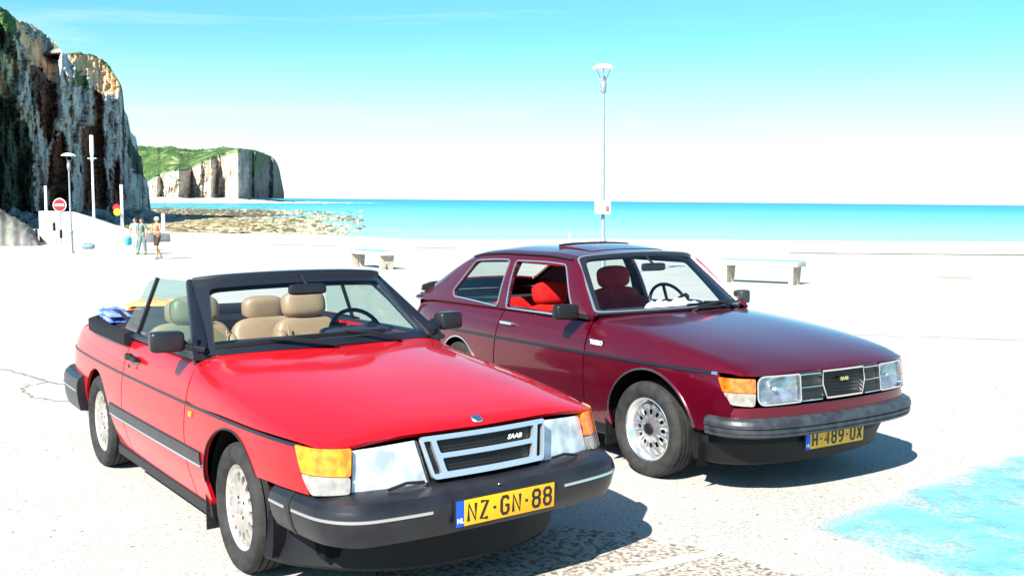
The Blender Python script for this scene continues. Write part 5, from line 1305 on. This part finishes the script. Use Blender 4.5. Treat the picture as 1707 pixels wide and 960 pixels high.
for px in cols:
    d = float(np.interp(px, LX, LD)); ey = float(edge(px)); by = hz(px) - 1.0
    for j in range(NR + 1):
        v = j / NR; py = by + (ey - by) * v; n1 = fb(px * .12, v * 2, 5); n2 = fb(px * .5, v * 9, 6); n3 = fb(px * .02, v * 14, 8)
        V.append(wpt(px, py, d + 9 * n1 + 3.5 * n2 + 14 * v**3))
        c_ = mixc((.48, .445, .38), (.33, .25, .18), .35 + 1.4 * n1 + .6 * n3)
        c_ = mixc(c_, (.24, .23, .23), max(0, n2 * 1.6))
        if px > 416: c_ = mixc(c_, (.12, .12, .125), .75)  # shade on the headland's right end, put into the rock colour
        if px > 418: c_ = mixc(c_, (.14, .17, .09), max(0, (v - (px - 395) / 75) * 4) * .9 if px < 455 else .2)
        if v > .93 and px < 402: c_ = mixc(c_, (.10, .16, .05), .8)
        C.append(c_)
    hy = min(float(hill(px)), ey)
    for j in range(NH + 1):
        t = j / NH; py = ey + (hy - ey) * t; dd = d + 14 + 420 * t; n1 = fb(px * .06, t * 3, 4); n2 = fb(px * .4, t * 14, 5)
        P = wpt(px, py, dd); P.z += (2.0 * max(0, n2) + 1.0 * n1) * (1 if t > .04 else 0) + (3.0 * max(0, fb(px * .3, 2.2)) if t > .95 else 0); HV.append(P)
        g_ = mixc((.035, .085, .022), (.085, .140, .040), .5 + 1.3 * n1); g_ = mixc(g_, (.02, .065, .018), max(0, n2 * 2.2 + (.5 if t > .9 else 0) + .35 * (px > 350))); g_ = mixc(g_, (.30, .30, .14), max(0, fb(px * .05, t * 8, 11) - .12) * 1.6); HC.append(g_)
k = NR + 1; k2 = NH + 1
for i in range(len(cols) - 1):
    for j in range(NR): q = i * k + j; F.append((q, q + k, q + k + 1, q + 1))
    for j in range(NH): q = i * k2 + j; HF.append((q, q + k2, q + k2 + 1, q + 1))
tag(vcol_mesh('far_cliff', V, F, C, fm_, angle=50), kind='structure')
tag(vcol_mesh('far_meadow', HV, HF, HC, hm_), kind='structure')
# white shingle bank below it, running out into a spit
V = []; F = []; C = []; cols = np.arange(205, 648, 4.0)
for px in cols:
    d1 = float(np.interp(px, list(LX) + [560, 648], list(LD) + [1760, 1800])) + 6; hgt = float(np.interp(px, [205, 440, 480, 540, 648], [7.6, 7.4, 3.0, .9, .35]))
    d0 = float(np.interp(px, [205, 330, 480, 560, 648], [1060, 1130, 1250, 1300, 1420]))
    for j in range(13):
        t = j / 12; d = d0 + (d1 - d0) * t; V.append((wray(px, 335).x * d, d, SEA - .4 + hgt * t**1.2 + .5 * fb(px * .08, t * 4, 3))); C.append(mixc((.50, .48, .43), (.26, .20, .15), (fb(px * .15, t * 3, 6) + (.35 if t < .12 else -.1)) * 2))
for i in range(len(cols) - 1):
    for j in range(12): q = i * 13 + j; F.append((q, q + 13, q + 14, q + 1))
tag(vcol_mesh('far_shingle_bank', V, F, C, bm_), kind='structure')
# ================================================================ THINGS ON THE PROMENADE
def stand(name, x, y, label, cat, group=None, a=0.0): return empty(name, gmat(x, y, a), label, cat, group)
def gpx(px, d):       # ground-frame x for a photograph column at distance d
    v = wray(px, 400); v = G3.transposed() @ v; return v.x / v.y * d
M['conc'] = mat('pale_concrete', (.50, .48, .44), .9, noise_amt=.15, noise_scale=2.5, bump=.5, bump_scale=40)
M['concb'] = mat('bench_leg_concrete', (.40, .35, .28), .9, noise_amt=.2, noise_scale=8)
M['turq'] = mat('turquoise_paint', (.10, .52, .55), .6)
M['pole'] = mat('galvanised_pole', (.24, .27, .30), .5, .2, noise_amt=.08, noise_scale=6)
M['signred'] = mat('sign_red', (.62, .012, .02), .4)
M['signyel'] = mat('sign_yellow', (.80, .55, .01), .4)
M['greybox'] = mat('grey_cabinet', (.30, .31, .33), .6)
# sea wall
Wp = [(-23.5, 67.5), (-22, 65.7), (-16, 61), (-4.9, 53.2), (4, 49), (13, 44.2), (21.4, 41.5), (34, 37.6), (60, 29.3)]
V = []; F = []
for i, (x, y) in enumerate(Wp):
    t = Vector(Wp[min(i + 1, len(Wp) - 1)]) - Vector(Wp[max(i - 1, 0)]); t.normalize(); n_ = Vector((t.y, -t.x)) * -1
    h = .50 if i > 3 else (.30 if i > 1 else .12)
    for o, z in ((0, -.2), (0, h - .03), (.03, h), (.42, h), (.45, h - .03), (.45, -1.5)): V.append(gp(x + n_.x * o, y + n_.y * o, z))
for i in range(len(Wp) - 1):
    for j in range(5): q = i * 6 + j; F.append((q, q + 6, q + 7, q + 1))
F += [tuple(range(6)), tuple(range((len(Wp) - 1) * 6, len(Wp) * 6))[::-1]]
sw = MB(); sw.add(V, F); o_ = sw.build('sea_wall', M['conc'], angle=30); tag(o_, 'long low pale concrete wall between the parking ground and the sea', 'wall')
# shade of the joint painted as a flat dark slot at the wall's foot
mk = mat('joint_shade_tone', (.06, .045, .04), .95)
def foot_strip(a, b, w=.16):
    a, b = Vector(a), Vector(b); n_ = (b - a).normalized(); n_ = Vector((n_.y, -n_.x)); k = 12; V = []; F = []
    for i in range(k + 1):
        p = a.lerp(b, i / k); ww = w * (.6 + .5 * abs(fb(p.x * .4, 7)))
        V += [gp(p.x, p.y, .005), gp(p.x + n_.x * ww, p.y + n_.y * ww, .005)]
    for i in range(k): F.append((2 * i, 2 * i + 1, 2 * i + 3, 2 * i + 2))
    tag(mesh('wall_joint_shade', V, F, mk, smooth=False), kind='structure')
foot_strip((12.4, 44.35), (21.2, 41.35), 1.3); foot_strip((21.2, 41.35), (34, 37.4), 1.3); foot_strip((-5.5, 53.4), (-2.2, 51.8), .9); foot_strip((-15.0, 60.0), (-9.6, 56.2), .8)
# benches
def bench(x0, y0, x1, y1, label):
    a = math.atan2(y1 - y0, x1 - x0); L = math.hypot(x1 - x0, y1 - y0)
    r = stand('bench', (x0 + x1) / 2, (y0 + y1) / 2, label, 'bench', 'concrete benches facing the sea', a)
    for s in (-1, 1):
        mb = MB()
        V = [(s * L / 2 - .055, -.20, 0), (s * L / 2 + .055, -.20, 0), (s * L / 2 + .055, .20, 0), (s * L / 2 - .055, .20, 0), (s * L / 2 - .075, -.24, .44), (s * L / 2 + .075, -.24, .44), (s * L / 2 + .075, .24, .44), (s * L / 2 - .075, .24, .44),
             (s * L / 2 - .055, -.06, 0), (s * L / 2 + .055, -.06, 0), (s * L / 2 + .055, .06, 0), (s * L / 2 - .055, .06, 0), (s * L / 2 - .055, 0, .20), (s * L / 2 + .055, 0, .20)]
        F = [(4, 5, 6, 7), (0, 8, 12, 11, 3, 7, 4), (1, 5, 6, 2, 10, 13, 9), (0, 1, 9, 8), (11, 10, 2, 3), (0, 4, 5, 1), (3, 2, 6, 7), (8, 9, 13, 12), (12, 13, 10, 11)]
        mb.add(V, F); mb.build('leg', M['concb'], r, smooth=False)
    MB().box((0, 0, .50), (L + .36, .52, .12), .012).build('seat', M['conc'], r)
    MB().box((0, .0, .568), (L + .30, .46, .016), .004).build('seat_top', M['turq'], r)
    return r
bench(5.45, 24.99, 6.80, 23.90, 'pale concrete bench with turquoise top, right of the maroon car')
bench(-5.15, 33.2, -3.95, 31.2, 'small pale concrete bench with turquoise top, above the convertible windscreen')
# lamp posts
def lamp(x, y, h, label, box=None, head=.42):
    r = stand('street_lamp', x, y, label, 'street lamp', 'disc headed street lamps')
    MB().lathe([(.11, 0), (.11, .05), (.075, .10), (.07, .9), (.095, .93), (.095, 1.02), (.06, 1.06), (.050, 1.1), (.036, h - .75)], 14).build('pole', M['pole'], r)
    MB().lathe([(.036, h - .75), (.075, h - .70), (.085, h - .48), (.06, h - .42)], 14).build('lamp_housing', M['pole'], r)
    for k in range(3):
        a = k * 2.094 + .4; MB().tube([(.05 * math.cos(a), .05 * math.sin(a), h - .44), (.20 * math.cos(a), .20 * math.sin(a), h - .10)], .010, 6).build('bracket', M['pole'], r)
    MB().lathe([(0, h + .05), (head * .5, h + .03), (head, h - .06), (head * .98, h - .085), (head * .4, h - .06), (0, h - .05)], 28).build('lamp_shade', M['white'], r)
    MB().lathe([(0, h - .30), (.055, h - .28), (.07, h - .42)], 12).build('bulb', M['clear'], r)
    if box:
        b = MB().box((-.02, -.10, box), (.42, .18, .34), .02).build('cabinet', M['white'], r); MB().box((.10, -.20, box - .02), (.09, .02, .14), .004).build('panel', mat('rust_panel', (.20, .09, .06), .7), b)
    return r
lamp(gpx(1005, 27), 27, 5.68, 'tall white disc-headed lamp post behind the maroon car roof', box=1.88, head=.30)
lamp(gpx(119, 46), 46, 4.55, 'slim lamp post with round flat head beside the no-entry sign', head=.32)
# tall camera mast
r = stand('mast', gpx(158, 82), 82, 'tallest plain white mast, standing before the near cliff', 'mast')
MB().lathe([(.11, -.6), (.09, 5.5), (.085, 6.2), (.13, 6.25), (.13, 6.5), (.08, 6.55)], 12).build('pole', M['white'], r)
MB().lathe([(.13, 6.6), (.155, 6.9), (.155, 8.2), (.13, 8.3), (0, 8.32)], 14).build('head', M['white'], r)
MB().box((.0, 0, 6.42), (.75, .12, .12), .02).build('bracket', M['pole'], r)
def post(px, d, ytop, ybase, w, label, name='post', cat='post', grp=None, m=None):
    s = d / 1657.0; x = gpx(px, d); r = None
    gz = gp(x, d); pb = wpt(px, ybase, gz.y).z - gz.z; pt = wpt(px, ytop, gz.y).z - gz.z
    o = MB().lathe([(w / 2, pb), (w / 2, pt - .03), (w / 2 * .8, pt), (0, pt + .005)], 10).build(name, m or M['white'])
    o.matrix_world = gmat(x, d); tag(o, label, cat, grp); return o
post(79, 75, 310, 362, .20, 'thin white post rising left of the no-entry sign')
post(205, 100, 308, 388, .30, 'tall white post just right of the red and yellow sign')
post(273, 92, 356, 388, .34, 'short thick white post right of the walker in brown')
post(950, 45, 388, 404, .10, 'tiny white post on the wall, left of the tall lamp')
# no-entry sign
r = stand('no_entry_sign', gpx(102, 62), 62, 'round red no-entry sign with a white bar', 'road sign')
z0 = wpt(102, 342, gp(0, 62).y).z - gp(gpx(102, 62), 62).z
MB().lathe([(.035, -.3), (.035, z0 + .3)], 8).build('pole', M['pole'], r)
fr_ = Matrix.Translation((0, -.05, z0)) @ Matrix.Rotation(R(90), 4, 'X')
MB().lathe([(0, .012), (.40, .012), (.42, .0), (.42, -.015), (0, -.015)], 32, mat=fr_).build('sign_rim', M['white'], r)
MB().lathe([(0, .018), (.375, .018), (.375, .010)], 32, mat=fr_).build('sign_disc', M['signred'], r)
MB().box((0, -.072, z0), (.56, .006, .13)).build('white_bar', M['white'], r)
r = stand('warning_sign', gpx(196, 99), 99, 'small round sign, red above and yellow below, by the tall white post', 'road sign')
z0 = wpt(196, 350, gp(0, 99).y).z - gp(gpx(196, 99), 99).z
MB().lathe([(.06, -.3), (.06, z0)], 8, mat=Matrix.Translation((.35, .1, 0))).build('pole', M['pole'], r)
MB().lathe([(0, .012), (.36, .012), (.38, -.012), (0, -.012)], 24, mat=Matrix.Translation((0, 0, z0 + .20)) @ Matrix.Rotation(R(90), 4, 'X')).build('red_disc', M['signred'], r)
MB().lathe([(0, .012), (.34, .012), (.36, -.012), (0, -.012)], 24, mat=Matrix.Translation((.06, -.03, z0 - .22)) @ Matrix.Rotation(R(90), 4, 'X')).build('yellow_disc', M['signyel'], r)
MB().box((.2, .05, z0), (.40, .04, .06)).build('bracket', M['pole'], r)
# slipway wall: high at the left, running down towards the beach
def zat(px, py, d): g_ = gp(gpx(px, d), d); return wpt(px, py, g_.y).z - g_.z
pts = [(66, 66, 352), (92, 62, 352), (114, 62, 353), (150, 62.4, 364), (185, 63, 376), (215, 63.8, 385), (250, 65, 388), (275, 66.5, 390)]
V = []; F = []
for i, (px, d, py) in enumerate(pts):
    x = gpx(px, d); z = max(.15, zat(px, py, d))
    for dx, dy, zz in ((0, 0, -.5), (0, 0, z - .04), (.03, .05, z), (.2, .45, z), (.22, .5, -1.5)): V.append(gp(x + dx, d + dy, zz))
for i in range(len(pts) - 1):
    for j in range(4): q = i * 5 + j; F.append((q, q + 5, q + 6, q + 1))
F += [tuple(range(5)), tuple(range((len(pts) - 1) * 5, len(pts) * 5))[::-1]]
sw = MB(); sw.add(V, F); tag(sw.build('slipway_wall', M['conc'], angle=30), 'bright concrete slipway wall sloping down below the near cliff', 'wall')
# left bank of rock and grass
V = []; F = []; C = []; nx2, ny2 = 70, 46
for i in range(nx2 + 1):
    px = -150 + 216 * i / nx2
    for j in range(ny2 + 1):
        d = 57.5 + 15 * j / ny2; x = gpx(px, d); u = (66 - px) / 216.; v = j / ny2
        prof = min(1, v * 7) ** .5 * (1 - max(0, v - .55) / .45)
        h = prof * float(np.interp(px, [-150, -20, 0, 20, 40, 55, 62, 66], [3.2, 2.6, 2.25, 1.75, 1.35, .95, .55, 0])) + (.16 * fb(px * .06, v * 7, 3) + .10 * fb(px * .25, v * 20, 4)) * min(1, v * 8)
        V.append(gp(x, d, h - .08)); n_ = fb(px * .09, v * 6, 9)
        grass = max(0, min(1, (v - .22 + .3 * n_) * 6)) * (1 if px < 50 else .2)
        C.append(mixc(mixc((.085, .085, .08), (.20, .195, .18), .5 + 1.5 * n_), mixc((.07, .13, .02), (.20, .26, .06), .5 + 1.5 * n_), grass))
for i in range(nx2):
    for j in range(ny2): q = i * (ny2 + 1) + j; F.append((q, q + 1, q + ny2 + 2, q + ny2 + 1))
o_ = vcol_mesh('rock_bank', V, F, C, rm_); tag(o_, 'grey rock bank with grass on top at the far left edge', 'rock')
# bollards and small street things near the slipway
for px, yt, yb, d, lb in ((61, 382, 398, 60, 'dark bollard against the end of the rock bank'), (91, 371, 385, 56, 'dark bollard left of the lamp, farther back'), (102, 383, 397, 55, 'dark bollard nearest the slim lamp post')):
    post(px, d, yt, yb, .16, lb, 'bollard', 'bollard', 'small dark bollards by the slipway', M['black'])
r = stand('notice_board', gpx(133, 58), 58, 'small grey notice board between lamp and mast', 'notice board'); z0 = zat(133, 388, 58)
MB().box((0, 0, max(.5, z0)), (.34, .05, .42), .01).build('board', M['greybox'], r)
for s in (-.14, .14): MB().lathe([(.02, -.3), (.02, max(.5, z0) + .1)], 6, mat=Matrix.Translation((s, .04, 0))).build('leg', M['greybox'], r)
r = stand('beach_bag', gpx(147, 52), 52, 'blue-grey bag lying on the pale ground near the walkers', 'bag', a=.2); z0 = 0
MB().sq((0, 0, .14), (.62, .34, .30), 3).build('body', mat('bag_cloth', (.16, .24, .34), .8, noise_amt=.2), r)
MB().tube([(-.16, -.15, .24), (-.08, -.18, .36), (.08, -.18, .36), (.16, -.15, .24)], .014, 6).build('handle', M['ink'], r)
o_ = mesh('ground_drain', [gp(11.4, 26.2, .006), gp(12.1, 26.0, .006), gp(12.2, 26.7, .006), gp(11.5, 26.9, .006)], [(0, 1, 2, 3)], mat('sand_stain', (.36, .29, .20), .9), smooth=False); tag(o_, kind='structure')

# ---------------------------------------------------------------- people
def skin_mesh(name, joints, edges, m, parent, sub=2):
    """joints: name -> (x,y,z,radius or (rx,ry))"""
    me = bpy.data.meshes.new(name); keys = list(joints); me.from_pydata([joints[k][:3] for k in keys], [(keys.index(a), keys.index(b)) for a, b in edges], [])
    o = bpy.data.objects.new(name + '_tmp', me); COL.objects.link(o)
    sk = o.modifiers.new('s', 'SKIN'); sk.use_smooth_shade = True
    for i, k in enumerate(keys):
        r = joints[k][3]; v = me.skin_vertices[0].data[i]; v.radius = r if isinstance(r, tuple) else (r, r); v.use_root = (i == 0)
    sb = o.modifiers.new('u', 'SUBSURF'); sb.levels = sub; sb.render_levels = sub
    bpy.context.view_layer.update(); m2 = bpy.data.meshes.new_from_object(o.evaluated_get(bpy.context.evaluated_depsgraph_get()))
    bpy.data.objects.remove(o); m2.name = name; m2.materials.clear(); m2.materials.append(m)
    m2.polygons.foreach_set('use_smooth', [True] * len(m2.polygons))
    return link(name, m2, None, parent)
M['skin'] = mat('skin', (.50, .27, .18), .55, noise_amt=.08, noise_scale=12)
M['tanskin'] = mat('tanned_skin', (.52, .29, .15), .55, noise_amt=.08, noise_scale=12)
def person(x, y, a, label, H, top_m, leg_m, hair_m, skin, stride=.22, long_legs=True, sleeve=True, hand_l=None, hand_r=None, shoe=None, dress=False):
    r = stand('person', x, y, label, 'person', None, a); k = H / 1.70
    def J(x_, y_, z_, q): return (x_ * k, y_ * k, z_ * k, tuple(v * k for v in q) if isinstance(q, tuple) else q * k)
    hl = hand_l or (.06, .25, .82); hr = hand_r or (-.02, -.25, .82); s = stride
    legs = {'hipL': (0, .085, .88), 'kneeL': (s * .45 + .03, .09, .48), 'ankL': (s * .5, .09, .085), 'hipR': (0, -.085, .88), 'kneeR': (-s * .25 + .05, -.09, .48), 'ankR': (-s, -.09, .12)}
    Jt = {'pelvis': J(0, 0, .94, (.145, .105)), 'waist': J(0, 0, 1.08, (.125, .090)), 'chest': J(.01, 0, 1.27, (.155, .105)), 'clav': J(0, 0, 1.40, (.10, .075)), 'neck': J(.0, 0, 1.46, .050), 'chin': J(.015, 0, 1.53, .062), 'head': J(.010, 0, 1.60, (.080, .092)), 'crown': J(.0, 0, 1.665, .055)}
    E = [('pelvis', 'waist'), ('waist', 'chest'), ('chest', 'clav'), ('clav', 'neck'), ('neck', 'chin'), ('chin', 'head'), ('head', 'crown')]
    for sd, q in (('L', 1), ('R', -1)):
        h_ = hl if q > 0 else hr; el = ((h_[0]) * .35 - .03, q * (.245 + .02), 1.12 if h_[2] < 1 else 1.08)
        Jt['sh' + sd] = J(0, q * .175, 1.385, .058); Jt['el' + sd] = J(*el, .040); Jt['wr' + sd] = J(*h_, .026); d_ = Vector(h_) - Vector(el); d_.normalize()
        pm = Vector(h_) + d_ * .055; Jt['palm' + sd] = J(*pm, (.034, .020)); E += [('clav', 'sh' + sd), ('sh' + sd, 'el' + sd), ('el' + sd, 'wr' + sd), ('wr' + sd, 'palm' + sd)]
        side = Vector((1, 0, 0)) if abs(d_.x) < .7 else Vector((0, 0, 1))
        for f_, (off, ln) in enumerate(((-.030, .060), (-.010, .075), (.010, .070), (.030, .055))):
            p1 = pm + side * off + d_ * .040; p2 = p1 + d_ * ln * .55 + Vector((0, -q * .006, 0)); p3 = p2 + d_ * ln * .4 + Vector((0, -q * .016, 0))
            for n_, pp, rr in (('a', p1, .009), ('b', p2, .008), ('c', p3, .007)): Jt['f%s%d%s' % (sd, f_, n_)] = J(*pp, rr)
            E += [('palm' + sd, 'f%s%da' % (sd, f_)), ('f%s%da' % (sd, f_), 'f%s%db' % (sd, f_)), ('f%s%db' % (sd, f_), 'f%s%dc' % (sd, f_))]
        t1 = pm + side * .040 - d_ * .02; t2 = t1 + side * .012 + d_ * .03 + Vector((0, -q * .01, 0)); Jt['t%sa' % sd] = J(*t1, .011); Jt['t%sb' % sd] = J(*t2, .009); E += [('palm' + sd, 't%sa' % sd), ('t%sa' % sd, 't%sb' % sd)]
        hp, kn, an = legs['hip' + sd], legs['knee' + sd], legs['ank' + sd]
        Jt['hip' + sd] = J(*hp, .088); Jt['kn' + sd] = J(*kn, .056); cf = tuple((kn[i] * .6 + an[i] * .4) for i in range(3)); Jt['cf' + sd] = J(cf[0] - .015, cf[1], cf[2], .052); Jt['an' + sd] = J(*an, .036)
        heel = (an[0] - .04, an[1], max(.03, an[2] - .05)); toe = (an[0] + .15, an[1] + q * .02, .028 if an[2] < .1 else .02); Jt['hl' + sd] = J(*heel, .030); Jt['to' + sd] = J(*toe, (.034, .020))
        E += [('pelvis', 'hip' + sd), ('hip' + sd, 'kn' + sd), ('kn' + sd, 'cf' + sd), ('cf' + sd, 'an' + sd), ('an' + sd, 'hl' + sd), ('an' + sd, 'to' + sd)]
    body = skin_mesh('body', Jt, E, skin, r)
    S = lambda key, f_: (*Jt[key][:3], tuple(v * f_ for v in (Jt[key][3] if isinstance(Jt[key][3], tuple) else (Jt[key][3],) * 2)))
    if top_m:
        T = {'pelvis': S('pelvis', 1.14), 'waist': S('waist', 1.18), 'chest': S('chest', 1.13), 'clav': S('clav', 1.10)}; TE = [('pelvis', 'waist'), ('waist', 'chest'), ('chest', 'clav')]
        for sd in 'LR':
            T['sh' + sd] = S('sh' + sd, 1.22); m_ = Vector(Jt['sh' + sd][:3]).lerp(Vector(Jt['el' + sd][:3]), .75 if sleeve else .25); T['sl' + sd] = (*m_, .056 * k); TE += [('clav', 'sh' + sd), ('sh' + sd, 'sl' + sd)]
        skin_mesh('shirt', T, TE, top_m, r)
    T = {'w': (*(Vector(Jt['pelvis'][:3]) + Vector((0, 0, .08 * k))), (.140 * k, .105 * k)), 'pelvis': S('pelvis', 1.12)}; TE = [('w', 'pelvis')]
    for sd in 'LR':
        T['hip' + sd] = S('hip' + sd, 1.18); kn = Vector(Jt['kn' + sd][:3]); T['kn' + sd] = (*(kn + Vector((0, 0, 0 if long_legs else .03 * k))), .078 * k); TE += [('pelvis', 'hip' + sd), ('hip' + sd, 'kn' + sd)]
        if long_legs: an = Vector(Jt['an' + sd][:3]); T['an' + sd] = (*(an + Vector((0, 0, .03 * k))), .056 * k); TE.append(('kn' + sd, 'an' + sd))
    skin_mesh('trousers' if long_legs else 'shorts', T, TE, leg_m, r)
    hd = Vector(Jt['head'][:3])
    MB().sq((hd.x - .016 * k, 0, hd.z + .022 * k), (.205 * k, .178 * k, .185 * k), 2.2).build('hair', hair_m, r)
    # face: brow, nose, mouth, eyes, ears
    fc = MB(); fc.sq((hd.x + .088 * k, 0, hd.z - .018 * k), (.036 * k, .028 * k, .045 * k), 2).sq((hd.x + .070 * k, 0, hd.z - .010 * k), (.040 * k, .115 * k, .10 * k), 2.4)
    fc.build('face', skin, body)
    for q in (-1, 1):
        MB().sq((hd.x + .088 * k, q * .030 * k, hd.z + .004 * k), (.008 * k, .022 * k, .010 * k), 2, 8, 6).build('eye', M['ink'], body)
        MB().sq((hd.x, q * .088 * k, hd.z - .010 * k), (.035 * k, .018 * k, .060 * k), 2, 8, 6).build('ear', skin, body)
        an = Jt['anL' if q > 0 else 'anR']; MB().sq((an[0] + .05 * k, an[1], max(.035, an[2] - .05) * 1.0), (.27 * k, .098 * k, .085 * k), 3).build('shoe', shoe or M['ink'], r)
    MB().sq((hd.x + .084 * k, 0, hd.z - .048 * k), (.012 * k, .045 * k, .012 * k), 2, 8, 6).build('mouth', mat('lip', (.35, .12, .10), .5), body)
    return r
white_c = mat('white_cotton', (.75, .78, .78), .9); greyg = mat('grey_green_cloth', (.13, .20, .18), .9, noise_amt=.2, noise_scale=8); brown_c = mat('dark_brown_cloth', (.055, .025, .022), .9); pinkt = mat('salmon_cotton', (.62, .22, .14), .9)
hairb = mat('dark_hair', (.05, .03, .025), .7); hairw = mat('white_hair', (.72, .68, .60), .7); sagec = mat('sage_cloth', (.30, .38, .36), .9)
pC = person(gpx(262, 39.3), 39.3, R(-118), 'person in salmon top and dark brown trousers, white hair, walking', 1.66, pinkt, brown_c, hairw, M['tanskin'], .26, False, True, (.20, .13, 1.10), (.22, -.12, 1.12), mat('pale_shoe', (.45, .42, .40), .7))
pA = person(gpx(226, 44.3), 44.3, R(-100), 'dark-haired person in white shirt carrying a turquoise bag', 1.62, white_c, sagec, hairb, M['skin'], .20, True, True, None, (.10, -.27, .86), white_c)
pB = person(gpx(237, 44.0), 44.0, R(-108), 'person in grey-green clothes walking between the other two', 1.60, greyg, greyg, hairb, M['skin'], -.20, True, True, None, None, mat('olive_shoe', (.25, .28, .10), .8))
# the bag she carries
hp = pA.matrix_world @ Vector((.10 * .95, -.30 * .95, .58)); bg_ = empty('shopping_bag', Matrix.Translation(hp) @ Matrix.Rotation(R(-100), 4, 'Z'), 'bright turquoise bag hanging from the hand of the person in white', 'bag')
tq = mat('turquoise_bag', (.02, .50, .62), .6)
MB().sq((0, 0, 0), (.34, .16, .34), 5).build('body', tq, bg_); MB().tube([(-.10, 0, .15), (-.06, 0, .24), (.06, 0, .24), (.10, 0, .15)], .010, 6).build('handle', tq, bg_)

# ---------------------------------------------------------------- small things on the cars
def on_car(car, loc, rz=0): return car.matrix_world @ Matrix.Translation(loc) @ Matrix.Rotation(rz, 4, 'Z')
def crumple(name, sx, sy, h, m, mw, label, cat, seed, th=.012, arch_=.0, nx=26, ny=18):
    V = []; F = []
    for lay in (0, 1):
        for i in range(nx + 1):
            for j in range(ny + 1):
                u, v = i / nx - .5, j / ny - .5; e = min(1, (0.5 - max(abs(u), abs(v))) * 8)
                x = u * sx * (1 + .12 * fb(v * 5, seed)); y = v * sy * (1 + .15 * fb(u * 5, seed + 2)); z = h * (.35 + .65 * abs(fb(u * 4, v * 4, seed))) * e + arch_ * (1 - (2 * v)**2) + (th if lay else 0)
                V.append((x, y, z))
    k = (nx + 1) * (ny + 1)
    for i in range(nx):
        for j in range(ny): q = i * (ny + 1) + j; F.append((q, q + 1, q + ny + 2, q + ny + 1)); F.append((k + q, k + q + ny + 1, k + q + ny + 2, k + q + 1))
    o = mesh(name, V, F, m); o.matrix_world = mw; tag(o, label, cat); return o
crumple('paper_sheets', .22, .50, .11, mat('white_paper', (.85, .85, .84), .8), on_car(car2, (-.70, .06, .972), .12), 'crumpled white papers lying on the maroon car dashboard', 'papers', 3)
crumple('folded_towel', .66, .15, .03, mat('blue_lilac_towel', (.012, .10, .55), .85, col2=(.20, .24, .46), noise_scale=7), on_car(car1, (-2.70, -.63, .985), -.12), 'blue and lilac towel along the edge of the folded roof', 'towel', 7, .035)
crumple('beach_towel', .30, .46, .05, mat('orange_towel', (.72, .20, .03), .85, col2=(.80, .36, .13), noise_scale=9), on_car(car1, (-2.84, -.26, 1.02), -.5), 'orange towel heaped on top of the folded roof', 'towel', 11, .03)
